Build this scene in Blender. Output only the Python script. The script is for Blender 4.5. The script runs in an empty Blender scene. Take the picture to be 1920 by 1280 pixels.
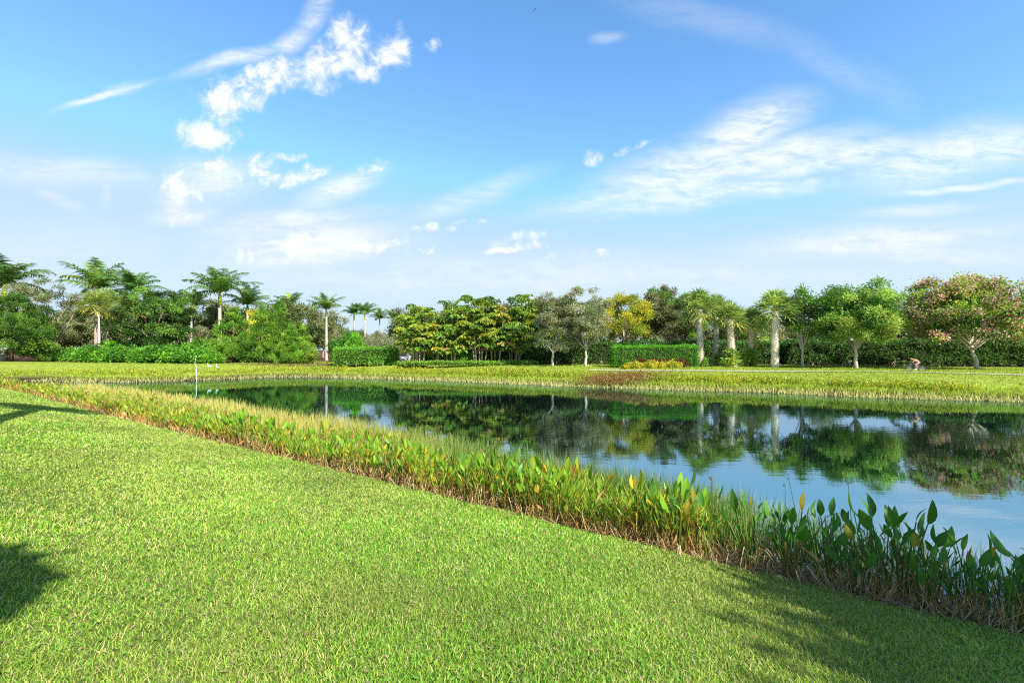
import bpy, math, random
import numpy as np
rng = np.random.default_rng(11)
random.seed(5)
PI = math.pi
scene = bpy.context.scene
COL = scene.collection
F, CX, HY, EYE = 900.0, 960.0, 655.0, 1.6        # lens in photo pixels, centre column, horizon row, eye height
WATER = -2.2

# ------------------------------------------------------------------ numeric helpers
def unit(v):
    return v / np.maximum(np.linalg.norm(v, axis=-1, keepdims=True), 1e-9)
def smooth(a, b, x):
    t = np.clip((x - a) / (b - a), 0, 1)
    return t * t * (3 - 2 * t)
def hash2(i, j, s):
    h = np.sin(i * 127.1 + j * 311.7 + s * 74.7) * 43758.5453
    return h - np.floor(h)
def vnoise(x, y, s=0):
    i, j = np.floor(x), np.floor(y)
    fx, fy = x - i, y - j
    fx, fy = fx * fx * (3 - 2 * fx), fy * fy * (3 - 2 * fy)
    return (hash2(i, j, s) * (1 - fx) + hash2(i + 1, j, s) * fx) * (1 - fy) + (hash2(i, j + 1, s) * (1 - fx) + hash2(i + 1, j + 1, s) * fx) * fy
def fbm(x, y, s=0, o=4):
    r, a, n = 0, 0.5, 0
    for k in range(o):
        r = r + a * vnoise(x * 2 ** k, y * 2 ** k, s + k); n += a; a *= .5
    return r / n

# ------------------------------------------------------------------ mesh builder
class MB:
    def __init__(self): self.V, self.C, self.Q, self.T, self.n, self.sm = [], [], [], [], 0, False
    def add(self, V, C, Q=None, T=None):
        V = np.asarray(V, float).reshape(-1, 3); C = np.asarray(C, float)
        if C.ndim == 1: C = np.tile(C, (len(V), 1))
        self.V.append(V); self.C.append(C)
        if Q is not None and len(Q): self.Q.append(np.asarray(Q, np.int64) + self.n)
        if T is not None and len(T): self.T.append(np.asarray(T, np.int64) + self.n)
        self.n += len(V)
    def kites(self, P, D, S, L, W, C, droop=0.0, mid=.45):
        n = len(P)
        if not n: return
        L = np.broadcast_to(np.asarray(L, float), (n,))[:, None]; W = np.broadcast_to(np.asarray(W, float), (n,))[:, None]
        m = P + D * L * mid; t = P + D * L
        dr = np.broadcast_to(np.asarray(droop, float), (n,))
        t = t.copy(); t[:, 2] -= dr * L[:, 0]
        V = np.stack([P, m + S * W / 2, t, m - S * W / 2], 1).reshape(-1, 3)
        self.add(V, np.repeat(C, 4, 0), np.arange(4 * n).reshape(n, 4))
    def blades(self, P, D, S, L, W, C, B=None, C2=None):
        n = len(P)
        if not n: return
        L = np.broadcast_to(np.asarray(L, float), (n,))[:, None]; W = np.broadcast_to(np.asarray(W, float), (n,))[:, None]
        if B is None: B = np.zeros((n, 3))
        m = P + D * L * .55 + B * .3; t = P + D * L + B
        V = np.stack([P - S * W / 2, P + S * W / 2, m + S * W * .45, m - S * W * .45, t], 1).reshape(-1, 3)
        k = 5 * np.arange(n)[:, None]
        if C2 is None: CC = np.repeat(C, 5, 0)
        else: CC = np.stack([C2, C2, C, C, C], 1).reshape(-1, 3)
        self.add(V, CC, k + np.array([[0, 1, 2, 3]]), k + np.array([[3, 2, 4]]))
    def tube(self, pts, rad, col, sides=6, cap=True):
        pts = np.asarray(pts, float); k = len(pts)
        rad = np.broadcast_to(np.asarray(rad, float), (k,))
        tan = unit(np.gradient(pts, axis=0))
        ref = np.array([1., 0, 0]) if abs(tan[:, 2]).mean() > .7 else np.array([0, 0, 1.])
        a = unit(np.cross(tan, ref)); b = np.cross(tan, a)
        th = np.arange(sides) * 2 * PI / sides
        V = pts[:, None] + rad[:, None, None] * (np.cos(th)[None, :, None] * a[:, None] + np.sin(th)[None, :, None] * b[:, None])
        i = np.arange(k - 1)[:, None] * sides; j = np.arange(sides)[None]; j2 = (j + 1) % sides
        Q = np.stack([i + j, i + j2, i + sides + j2, i + sides + j], -1).reshape(-1, 4)
        T = []
        V = V.reshape(-1, 3)
        if cap:
            V = np.vstack([V, pts[-1:], pts[:1]])
            for s in range(sides):
                T.append([(k - 1) * sides + s, (k - 1) * sides + (s + 1) % sides, k * sides])
                T.append([(s + 1) % sides, s, k * sides + 1])
        self.add(V, col if np.ndim(col) == 1 else np.vstack([np.repeat(col, sides, 0), col[-1:], col[:1]] if cap else [np.repeat(col, sides, 0)]), Q, T)
    def lathe(self, prof, col, sides=16, center=(0, 0, 0)):
        self.tube([(center[0], center[1], center[2] + z) for r, z in prof], [r for r, z in prof], col, sides)
    def box(self, c, s, col):
        c, s = np.array(c, float), np.array(s, float) / 2
        V = np.array([[x, y, z] for z in (-1, 1) for y in (-1, 1) for x in (-1, 1)]) * s + c
        self.add(V, col, [[0, 2, 3, 1], [4, 5, 7, 6], [0, 1, 5, 4], [2, 6, 7, 3], [0, 4, 6, 2], [1, 3, 7, 5]])
    def blob(self, c, r, col, nu=14, nv=9):
        u = np.arange(nu) * 2 * PI / nu; v = np.linspace(.02, PI - .02, nv)
        V = np.stack([np.outer(np.sin(v), np.cos(u)), np.outer(np.sin(v), np.sin(u)), np.outer(np.cos(v), np.ones(nu))], -1) * np.array(r) + np.array(c)
        i = np.arange(nv - 1)[:, None] * nu; j = np.arange(nu)[None]; j2 = (j + 1) % nu
        self.add(V.reshape(-1, 3), col, np.stack([i + j, i + nu + j, i + nu + j2, i + j2], -1).reshape(-1, 4))
    def strip(self, rows, C):                       # rows (k, m, 3): a small lattice
        k, m = rows.shape[:2]
        i = np.arange(k - 1)[:, None] * m; j = np.arange(m - 1)[None]
        Q = np.stack([i + j, i + j + 1, i + m + j + 1, i + m + j], -1).reshape(-1, 4)
        self.add(rows.reshape(-1, 3), C, Q)
    def mesh(self, name, mat, smooth_=False):
        me = bpy.data.meshes.new(name)
        V = np.vstack(self.V).astype(np.float32); C = np.vstack(self.C)
        Q = np.vstack(self.Q) if self.Q else np.zeros((0, 4), np.int64)
        T = np.vstack(self.T) if self.T else np.zeros((0, 3), np.int64)
        me.vertices.add(len(V)); me.vertices.foreach_set('co', V.ravel())
        loops = np.concatenate([Q.ravel(), T.ravel()]).astype(np.int32)
        me.loops.add(len(loops)); me.loops.foreach_set('vertex_index', loops)
        st = np.concatenate([np.arange(len(Q)) * 4, len(Q) * 4 + np.arange(len(T)) * 3]).astype(np.int32)
        me.polygons.add(len(st)); me.polygons.foreach_set('loop_start', st)
        a = me.color_attributes.new('Col', 'FLOAT_COLOR', 'POINT')
        a.data.foreach_set('color', np.hstack([C, np.ones((len(C), 1))]).astype(np.float32).ravel())
        me.polygons.foreach_set('use_smooth', np.full(len(st), smooth_, bool))
        me.materials.append(mat); me.update(); me.validate()
        return me

def obj(name, data, parent=None, loc=None, rot=None, scale=None):
    o = bpy.data.objects.new(name, data); COL.objects.link(o)
    if parent is not None: o.parent = parent
    if loc is not None: o.location = loc
    if rot is not None: o.rotation_euler = rot
    if scale is not None: o.scale = (scale,) * 3 if np.isscalar(scale) else scale
    return o
def tag(o, label=None, cat=None, group=None, kind=None):
    if label: o['label'] = label
    if cat: o['category'] = cat
    if group: o['group'] = group
    if kind: o['kind'] = kind
    return o
def thing(name, label, cat, loc, rz=0, scale=1, group=None):
    return tag(obj(name, None, None, loc, (0, 0, rz), scale), label, cat, group)

# ------------------------------------------------------------------ materials
def newmat(name):
    m = bpy.data.materials.new(name); m.use_nodes = True
    nt = m.node_tree; nt.nodes.clear()
    out = nt.nodes.new('ShaderNodeOutputMaterial')
    return m, nt, out
def leaf_mat(name, transl=.35, rough=.5, spec=.25, bright=1.0):
    m, nt, out = newmat(name); N, Lk = nt.nodes.new, nt.links.new
    at = N('ShaderNodeAttribute'); at.attribute_name = 'Col'
    oi = N('ShaderNodeObjectInfo'); mr = N('ShaderNodeMapRange')
    mr.inputs['To Min'].default_value = .86 * bright; mr.inputs['To Max'].default_value = 1.14 * bright
    Lk(oi.outputs['Random'], mr.inputs['Value'])
    mul = N('ShaderNodeVectorMath'); mul.operation = 'SCALE'
    Lk(at.outputs['Color'], mul.inputs[0]); Lk(mr.outputs[0], mul.inputs['Scale'])
    p = N('ShaderNodeBsdfPrincipled'); p.inputs['Roughness'].default_value = rough
    p.inputs['Specular IOR Level'].default_value = spec
    Lk(mul.outputs[0], p.inputs['Base Color'])
    t = N('ShaderNodeBsdfTranslucent')
    hs = N('ShaderNodeMix'); hs.data_type = 'RGBA'; hs.blend_type = 'MULTIPLY'; hs.inputs['Factor'].default_value = 1
    Lk(mul.outputs[0], hs.inputs['A']); hs.inputs['B'].default_value = (1.25, 1.15, .6, 1)
    Lk(hs.outputs['Result'], t.inputs['Color'])
    mx = N('ShaderNodeMixShader'); mx.inputs[0].default_value = transl
    Lk(p.outputs[0], mx.inputs[1]); Lk(t.outputs[0], mx.inputs[2]); Lk(mx.outputs[0], out.inputs[0])
    return m
def col_mat(name, rough=.8, spec=.2, nscale=0, namt=.25, metallic=0, bump=0, stretch=(1, 1, 1)):
    m, nt, out = newmat(name); N, Lk = nt.nodes.new, nt.links.new
    at = N('ShaderNodeAttribute'); at.attribute_name = 'Col'
    p = N('ShaderNodeBsdfPrincipled'); p.inputs['Roughness'].default_value = rough
    p.inputs['Specular IOR Level'].default_value = spec; p.inputs['Metallic'].default_value = metallic
    if nscale:
        tc = N('ShaderNodeTexCoord'); mp = N('ShaderNodeMapping'); mp.inputs['Scale'].default_value = stretch
        Lk(tc.outputs['Object'], mp.inputs['Vector'])
        nz = N('ShaderNodeTexNoise'); nz.inputs['Scale'].default_value = nscale; nz.inputs['Detail'].default_value = 6
        Lk(mp.outputs[0], nz.inputs['Vector'])
        mr = N('ShaderNodeMapRange'); mr.inputs['From Min'].default_value = .25; mr.inputs['From Max'].default_value = .75
        mr.inputs['To Min'].default_value = 1 - namt; mr.inputs['To Max'].default_value = 1 + namt
        Lk(nz.outputs['Fac'], mr.inputs['Value'])
        mul = N('ShaderNodeVectorMath'); mul.operation = 'SCALE'
        Lk(at.outputs['Color'], mul.inputs[0]); Lk(mr.outputs[0], mul.inputs['Scale']); Lk(mul.outputs[0], p.inputs['Base Color'])
        if bump:
            b = N('ShaderNodeBump'); b.inputs['Strength'].default_value = bump; b.inputs['Distance'].default_value = .05
            Lk(nz.outputs['Fac'], b.inputs['Height']); Lk(b.outputs[0], p.inputs['Normal'])
    else: Lk(at.outputs['Color'], p.inputs['Base Color'])
    Lk(p.outputs[0], out.inputs[0])
    return m
M_leaf = leaf_mat('tree_leaf', .4, .55, .2, 1.9)
M_palm = leaf_mat('palm_leaf', .38, .4, .35, 1.75)
M_grass = leaf_mat('grass_blade', .35, .5, .25, 1.25)
M_reed = leaf_mat('reed_leaf', .4, .4, .3, 1.1)
M_dry = leaf_mat('dry_stalk', .1, .7, .1)
M_bark = col_mat('bark', .9, .1, 6, .3, bump=.5, stretch=(1, 1, .4))
M_palmtrunk = col_mat('palm_trunk', .85, .1, 5, .22, bump=.3, stretch=(1, 1, 3))
M_ground = col_mat('ground_soil', .95, .05, 1.6, .3, bump=.3)
M_conc = col_mat('concrete', .85, .2, 3, .12)
M_paint = col_mat('car_paint', .3, .6, 0)
M_glass = col_mat('car_glass', .05, .8, 0)
M_rubber = col_mat('rubber', .8, .2, 0)
M_metal = col_mat('bike_metal', .35, .5, 0)
M_cloth = col_mat('cloth', .85, .1, 25, .1)
M_skin = col_mat('skin', .55, .3, 0)
M_white = col_mat('white_plastic', .5, .3, 8, .1)
def flat_mat(name, c, rough=.7):
    m, nt, out = newmat(name); p = nt.nodes.new('ShaderNodeBsdfPrincipled'); p.inputs['Base Color'].default_value = (*c, 1); p.inputs['Roughness'].default_value = rough
    n = nt.nodes.new('ShaderNodeTexNoise'); n.inputs['Scale'].default_value = 30; b = nt.nodes.new('ShaderNodeBump'); b.inputs['Strength'].default_value = .15
    nt.links.new(n.outputs['Fac'], b.inputs['Height']); nt.links.new(b.outputs[0], p.inputs['Normal']); nt.links.new(p.outputs[0], out.inputs[0]); return m
M_plume = flat_mat('white_plumage', (.8, .8, .78))
M_feather = col_mat('feather', .8, .2, 0)

# ------------------------------------------------------------------ terrain
near_pts = [(60, -31), (30, -9.5), (16, .47), (8, 6.15), (2, 10.4), (-5, 15.4), (-12, 20.3), (-20, 26), (-27, 31.3), (-35, 37), (-44, 43.4), (-58, 53)]
far_pts = [(-56, 57.5), (-46, 54.5), (-41.5, 56.5), (-38.3, 59), (-35, 62), (-32, 66), (-26, 65.5), (-18, 62), (-10.5, 59), (-5.3, 56.5), (4.4, 50.3), (12.5, 46.5), (17.5, 43.8), (23, 42.2), (29.4, 37.5), (37, 34.9), (60, 28), (80, 10), (85, -15)]
poly = np.array(near_pts + far_pts, float)
for _ in range(2):
    q = np.roll(poly, -1, 0); poly = np.stack([poly * .75 + q * .25, poly * .25 + q * .75], 1).reshape(-1, 2)
def sdist(x, y):                                   # + on land, - over water
    x = np.asarray(x, float); y = np.asarray(y, float); shp = x.shape; x = x.ravel(); y = y.ravel()
    out = np.empty(len(x))
    A = poly; B = np.roll(poly, -1, 0); E = B - A; EE = (E ** 2).sum(1)
    for s in range(0, len(x), 40000):
        px, py = x[s:s + 40000, None], y[s:s + 40000, None]
        t = np.clip(((px - A[:, 0]) * E[:, 0] + (py - A[:, 1]) * E[:, 1]) / EE, 0, 1)
        d = np.sqrt(((px - A[:, 0] - t * E[:, 0]) ** 2 + (py - A[:, 1] - t * E[:, 1]) ** 2).min(1))
        cr = ((A[:, 1] > py) != (B[:, 1] > py)) & (px < (B[:, 0] - A[:, 0]) * (py - A[:, 1]) / np.where(B[:, 1] == A[:, 1], 1e-9, B[:, 1] - A[:, 1]) + A[:, 0])
        out[s:s + 40000] = np.where(cr.sum(1) % 2 == 1, -d, d)
    return out.reshape(shp)
def qline(x, y): return (.71 * x + y - 11.83) / 1.226      # how far past the near waterline
def height(x, y, sd=None):
    x = np.asarray(x, float); y = np.asarray(y, float)
    if sd is None: sd = sdist(x, y)
    cap = 0.0 - .5 * smooth(-2, 22, qline(x, y))
    rise = np.where(sd < 0, sd * .35, np.where(sd < 2, sd * .3, .6 + (sd - 2) * .212))
    rise = np.maximum(rise, -1.4)
    top = cap - WATER
    k = .25
    z = WATER + (-k * np.log(np.exp(-np.clip(rise, -3, 9) / k) + np.exp(-top / k)))
    return z + .05 * (fbm(x * .25, y * .25, 3) - .5) * smooth(1.5, 5, sd)
def H1(x, y): return float(height(np.array([x]), np.array([y]))[0])
K = 1.0
def at(px, Y, dz=0.0):
    Y = Y * K
    X = (px - CX) / F * Y
    return np.array([X, Y, H1(X, Y) + dz])
def zrow(py, Y): return EYE + (HY - py) / F * Y * K
def pix(P): return CX + F * P[..., 0] / P[..., 1], HY - F * (P[..., 2] - EYE) / P[..., 1]

def axis(lo, hi, core_lo, core_hi, step, grow):
    a = list(np.arange(core_lo, core_hi, step)); s = step; v = a[-1]
    while v < hi: s *= grow; v += s; a.append(v)
    s = step; v = a[0]; b = []
    while v > lo: s *= grow; v -= s; b.append(v)
    return np.array(b[::-1] + a)
gx = axis(-900, 900, -48, 46, .5, 1.12); gy = axis(-300, 1200, -6, 68, .5, 1.12)
GX, GY = np.meshgrid(gx, gy); SD = sdist(GX, GY); GZ = height(GX, GY, SD)
lawn_a = np.array([.055, .10, .016]); lawn_b = np.array([.10, .12, .03]); mud = np.array([.035, .026, .016]); mulch = np.array([.10, .055, .032])
fn = fbm(GX * .12, GY * .12, 9)[..., None]
farw = np.maximum(smooth(8, 30, qline(GX, GY)), smooth(46, 56, GY))[..., None]
gc = (lawn_a * (1 - fn) + lawn_b * fn) * (1 - farw * .0) + farw * np.array([.13, .15, .015])
mudm = (1 - smooth(1.3, 2.3, SD + .5 * (fbm(GX * 1.3, GY * 1.3, 5) - .5)))[..., None]
gc = gc * (1 - mudm) + (mud * .6 + .4 * np.array([.10, .07, .04]) * fn) * mudm
nearshade = smooth(-.5, 1.0, 2.3 - qline(GX, GY) * -1)[..., None] * 0
# mulch under the planting at the far side
md = smooth(69, 72, GY + .1 * GX * 0 + 4 * (fbm(GX * .15, GY * .15, 21) - .5)) * (GX < -20) + smooth(60.5, 63, GY + 2 * (fbm(GX * .2, GY * .2, 22) - .5) + .12 * (GX - 20)) * (GX > -4)
md = np.clip(md * smooth(3, 6, SD), 0, 1)[..., None]
gc = gc * (1 - md) + mulch * md
g = MB(); ny, nx = GX.shape
i = np.arange(ny - 1)[:, None] * nx; j = np.arange(nx - 1)[None]
g.add(np.stack([GX, GY, GZ], -1).reshape(-1, 3), gc.reshape(-1, 3), np.stack([i + j, i + j + 1, i + nx + j + 1, i + nx + j], -1).reshape(-1, 4))
tag(obj('ground', g.mesh('ground', M_ground, True)), kind='structure')

# water: one sheet under the banks
mw, nt, out = newmat('pond_water'); N, Lk = nt.nodes.new, nt.links.new
p = N('ShaderNodeBsdfPrincipled'); p.inputs['Base Color'].default_value = (.003, .006, .007, 1); p.inputs['Roughness'].default_value = .015
p.inputs['IOR'].default_value = 9.0; p.inputs['Specular Tint'].default_value = (.62, .84, 1.0, 1)
tc = N('ShaderNodeTexCoord')
def wn(scale, sx, sy, det=3):
    mp = N('ShaderNodeMapping'); mp.inputs['Scale'].default_value = (sx, sy, 1); mp.inputs['Rotation'].default_value = (0, 0, .25); Lk(tc.outputs['Object'], mp.inputs[0])
    n = N('ShaderNodeTexNoise'); n.inputs['Scale'].default_value = scale; n.inputs['Detail'].default_value = det; Lk(mp.outputs[0], n.inputs[0]); return n
n1 = wn(1.0, 1.1, 3.2, 4); n2 = wn(.12, 1, 2, 2)
mr = N('ShaderNodeMapRange'); mr.inputs[1].default_value = .42; mr.inputs[2].default_value = .66; mr.inputs[3].default_value = .25; mr.inputs[4].default_value = 1.0; Lk(n2.outputs[0], mr.inputs[0])
ml = N('ShaderNodeMath'); ml.operation = 'MULTIPLY'; Lk(n1.outputs[0], ml.inputs[0]); Lk(mr.outputs[0], ml.inputs[1])
b = N('ShaderNodeBump'); b.inputs['Strength'].default_value = .07; b.inputs['Distance'].default_value = .05; Lk(ml.outputs[0], b.inputs['Height'])
Lk(b.outputs[0], p.inputs['Normal']); Lk(p.outputs[0], out.inputs[0])
wb = MB(); ctr = poly.mean(0)
ring = poly + unit(poly - ctr) * 0.0
me = bpy.data.meshes.new('water'); me.from_pydata([(x, y, WATER) for x, y in ring], [], [list(range(len(ring)))]); me.materials.append(mw)
tag(obj('water', me), kind='structure')

# ------------------------------------------------------------------ foliage generators
def pal_pick(pal, n, jit):
    pal = np.array(pal, float); c = pal[rng.integers(0, len(pal), n)]
    return c * (1 + jit * (rng.random((n, 1)) * 2 - 1))
def rand_dirs(n): return unit(rng.normal(size=(n, 3)))
def perp(D): return unit(np.cross(D, rand_dirs(len(D))))
def leaf_cloud(mb, cen, rad, nl, L, W, pal, up=.25, out=.8, jit=.22, flat=.75, droop=.1, cj=.15, cpal=None):
    k = len(cen)
    cc = pal_pick(pal, k, cj) if cpal is None else cpal
    nl_ = np.maximum(3, (nl * (rad / rad.mean()) ** 2)).astype(int)
    idx = np.repeat(np.arange(k), nl_); n = len(idx)
    off = rng.normal(size=(n, 3)) * .5; off[:, 2] *= flat
    P = cen[idx] + off * rad[idx, None]
    D = unit(off * out + rand_dirs(n) * .7 + np.array([0, 0, up]))
    C = cc[idx] * (1 + jit * (rng.random((n, 1)) * 2 - 1))
    s = .7 + .6 * rng.random(n)
    mb.kites(P, D, perp(D), L * s, W * s, C, droop)
def sub_clumps(c, nsub, rl):
    idx = np.repeat(np.arange(len(c)), nsub); D = rand_dirs(len(idx)); D[:, 2] = np.where(D[:, 2] < -.3, -D[:, 2], D[:, 2])
    return c[idx] + D * (rl[idx] * (.55 + .5 * rng.random(len(idx))))[:, None] * np.array([1, 1, .8]), idx
def crown_centers(n, R, hollow=.45, bump=.2, zmin=-.75, seed=0):
    D = rand_dirs(n * 2); D = D[D[:, 2] > zmin][:n]
    r = hollow + (1 - hollow) * rng.random(len(D)) ** .55
    bd = rand_dirs(7); f = 1 + bump * (np.maximum(0, D @ bd.T) ** 4 @ (rng.random(7) * 2 - .7))
    return D * (r * f)[:, None] * np.array(R)
def limb_path(a, b, n=5, wob=.12):
    t = np.linspace(0, 1, n)[:, None]; L = np.linalg.norm(b - a)
    p = a + (b - a) * t; p[:, 2] += .12 * L * np.sin(PI * t[:, 0]) ; p[1:-1] += rng.normal(size=(n - 2, 3)) * wob * L * .3
    return p
SEEDC = [100]
def reseed(v=None):
    global rng
    SEEDC[0] += 1; rng = np.random.default_rng(SEEDC[0] if v is None else v)
def broadleaf(Ht, R, hc, pal, nclump=110, nleaf=75, L=.24, W=.13, crad=.62, trunk_r=.16, fork=.35, bark=(.30, .25, .19), lean=(0, 0), hollow=.45, bump=.22, zmin=-.75, nlimb=14, mat=None, multi=1, accent=None, up=.25, seed=None):
    reseed(seed)
    """crown ellipsoid R centred at height hc, trunk from the ground; returns [(part, mesh)]"""
    c = crown_centers(nclump, R, hollow, bump, zmin); ctr = np.array([lean[0], lean[1], hc]); c = c + ctr
    lobes = c[:max(10, int(len(c) * .36))]; rl = crad * 1.25 * (.7 + .6 * rng.random(len(lobes)))
    sc, si = sub_clumps(lobes, 4, rl); rad = crad * .8 * (.6 + .8 * rng.random(len(sc)))
    lc = pal_pick(pal, len(lobes), .2)
    mb = MB(); leaf_cloud(mb, sc, rad, nleaf, L, W, pal, up=up, cpal=lc[si] * (.88 + .24 * rng.random((len(si), 1))))
    c = lobes
    res = [('crown', mb.mesh('crown', mat or M_leaf))]
    tb = MB()
    for k in range(multi):
        o = np.array([0, 0, -.1]) + (np.array([rng.normal() * .35, rng.normal() * .35, 0]) if multi > 1 else 0)
        top = np.array([lean[0] * .7 + rng.normal() * .2 * (multi > 1) * 3, lean[1] * .7, max(.3, fork * Ht)])
        t = np.linspace(0, 1, 6)[:, None]; pts = o + (top - o) * t; pts[1:-1, :2] += rng.normal(size=(4, 2)) * .04
        rr = trunk_r * (1.25 - .45 * t[:, 0]); rr[0] *= 1.25
        bc = np.array(bark)
        tb.tube(pts, rr, bc, 9)
        for q in rng.choice(len(c), min(nlimb, len(c)), replace=False):
            pp = limb_path(pts[-1 - int(rng.integers(0, 2))], c[q]); ln = np.linspace(1, .15, 5)
            tb.tube(pp, trunk_r * .5 * ln, bc * .9, 5, cap=False)
    res.append(('trunk', tb.mesh('trunk', M_bark, True)))
    if accent:
        fb = MB(); pa, frac, nl, sz = accent
        oc = sc[np.argsort(-np.linalg.norm((sc - ctr) / np.array(R), axis=1))][:int(len(sc) * frac)]
        oc = oc + unit(oc - ctr) * .15
        leaf_cloud(fb, oc, np.full(len(oc), crad * .75), nl, sz, sz * .75, pa, jit=.3)
        res.append(('blossom', fb.mesh('blossom', M_leaf)))
    return res
def plant_tree(name, label, cat, parts, loc, rz=0, scale=1, group=None):
    t = thing(name, label, cat, tuple(loc), rz, scale, group)
    for n, me in parts: obj(n, me, t)
    return t

OLIVE = [(.085, .105, .040), (.11, .125, .055), (.065, .085, .035), (.14, .14, .075)]
GREYG = [(.125, .15, .075), (.15, .17, .095), (.095, .12, .06), (.18, .18, .11)]
MIDG = [(.07, .14, .022), (.10, .19, .03), (.05, .11, .018), (.14, .21, .045)]
DARKG = [(.025, .06, .014), (.035, .08, .018), (.05, .10, .022), (.02, .045, .012)]
YELG = [(.30, .27, .02), (.24, .25, .025), (.36, .30, .025), (.17, .20, .03)]
CEDAR = [(.058, .135, .013), (.085, .165, .016), (.036, .09, .010), (.11, .19, .02)]
LIME = [(.18, .30, .02), (.25, .34, .03), (.12, .22, .02), (.32, .35, .04)]

def cedar(Ht, Rb, pal, nclump=260, nleaf=60, top_r=.12, shape=.8):
    reseed(); mb = MB(); z = rng.random(nclump) ** 1.15
    rr = Rb * np.clip((1 - z) ** shape, top_r * (1 - z), 1) * np.where(z < .12, .82 + z * 1.5, 1)
    th = rng.random(nclump) * 2 * PI
    lob = 1 + .22 * np.sin(th * 3 + z * 9 + rng.random() * 6) + .12 * np.sin(th * 7 + 20 * z)
    f = (.45 + .55 * rng.random(nclump) ** .5) * lob
    c = np.stack([np.cos(th) * rr * f, np.sin(th) * rr * f, .15 + z * Ht * .94], 1)
    k4 = slice(0, nclump // 4); lob_c, zz = c[k4], z[k4]; sc, si = sub_clumps(lob_c, 4, (.75 + .5 * rng.random(len(lob_c))) * (1.15 - .75 * zz) * Rb / 3.7)
    lc = pal_pick(pal, len(lob_c), .2)
    leaf_cloud(mb, sc, (.34 + .22 * rng.random(len(sc))) * (1.1 - .5 * zz[si]), nleaf, .30, .10, pal, up=.9, cpal=lc[si] * (.85 + .3 * rng.random((len(si), 1))), out=.9, jit=.25, flat=1.1, droop=0)
    tb = MB(); tb.tube([(0, 0, -.1), (.03, 0, Ht * .5), (0, 0, Ht * .9)], [.2, .12, .03], np.array([.16, .10, .07]), 7)
    return [('foliage', mb.mesh('foliage', M_leaf)), ('trunk', tb.mesh('trunk', M_bark, True))]

def royal_crown(Lf=3.6, nf=17, yel=.0):
    mb = MB()
    for k in range(nf):
        az = k * 2.399 + rng.normal() * .15; age = (k + .5) / nf
        el0 = math.radians(86 - 62 * age + rng.normal() * 6); L = Lf * (.8 + .3 * rng.random()) * (.85 + .3 * min(1, age * 2.2)); curve = .75 + .85 * rng.random()
        m = 15; t = np.linspace(0, 1, m); el = el0 - curve * t ** 1.4
        ds = np.stack([np.cos(el) * math.cos(az), np.cos(el) * math.sin(az), np.sin(el)], 1)
        pts = np.vstack([[0, 0, 0], np.cumsum(ds[:-1] * L / (m - 1), 0)])
        base = np.array([(.065, .145, .032), (.055, .125, .03), (.10, .18, .035), (.15, .20, .04)][int(rng.integers(0, 4))])
        mb.tube(pts, .055 * (1 - .85 * t), np.array([.16, .22, .05]), 4, cap=False)
        nl = 46; u = .1 + .9 * (np.arange(nl) + rng.random(nl)) / nl
        P = np.stack([np.interp(u, t, pts[:, q]) for q in range(3)], 1); T = unit(np.stack([np.interp(u, t, ds[:, q]) for q in range(3)], 1))
        side0 = unit(np.cross(T, np.array([0, 0, 1.]) + 1e-3)); upv = np.cross(side0, T)
        for sgn in (-1, 1):
            pl = (rng.random((nl, 1)) - .35) * .9
            D = unit(T * (.35 + .5 * u[:, None]) + sgn * side0 + upv * pl - np.array([0, 0, .25]))
            ll = .95 * np.sin(PI * np.clip(u * .86 + .1, 0, 1)) ** .6 * (.8 + .4 * rng.random(nl)) * Lf / 3.6
            C = base * (.75 + .6 * rng.random((nl, 1)))
            B = np.zeros((nl, 3)); B[:, 2] = -.28 * ll
            mb.blades(P, D, unit(np.cross(D, upv)) , ll, .085, C, B)
    return mb.mesh('fronds', M_palm)
def crownshaft_mesh(h=1.5, col=(.32, .36, .03)):
    mb = MB(); c = np.array(col)
    mb.lathe([(.19, 0), (.22, .12), (.20, h * .4), (.15, h * .8), (.09, h)], np.vstack([c * .8, c, c * 1.05, c, c * .7]), 10)
    return mb.mesh('crownshaft', M_palm, True)
def palm_trunk(h, r0=.24, r1=.17, col=(.40, .35, .31), lean=0):
    mb = MB(); z = np.linspace(-.15, h, 14); t = np.linspace(0, 1, 14)
    r = r1 + (r0 - r1) * (1 - t) ** .8 + .05 * np.exp(-((t - .35) / .25) ** 2); r[0] *= 1.3
    cc = np.array(col) * (.85 + .3 * rng.random((14, 1)))
    mb.tube(np.stack([lean * t * t, 0 * t, z], 1), r, cc, 10); return mb.mesh('trunk', M_palmtrunk, True)
ROYAL = [royal_crown(3.6, 17), royal_crown(3.3, 15), royal_crown(3.8, 18)]
SHAFT = crownshaft_mesh(1.5); SHAFT_G = crownshaft_mesh(1.3, (.16, .25, .03))
def royal(px, Y, heart, label, rpx, kind=0, rz=0, yellow=True, base=None, col=(.40, .35, .31)):
    p = at(px, Y); s = rpx / F * Y * K / 3.55; h = zrow(heart, Y) - p[2]
    t = thing('royal_palm', label, 'palm tree', p, rz, 1, 'royal palms behind the shrubs')
    sh = 1.5 if yellow else 1.3
    obj('trunk', palm_trunk(h - sh * s * .95, .24 * s, .16 * s, col), t)
    obj('crownshaft', SHAFT if yellow else SHAFT_G, t, (0, 0, h - sh * s), None, s)
    obj('fronds', ROYAL[kind], t, (0, 0, h - .12 * s), None, s)

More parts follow.
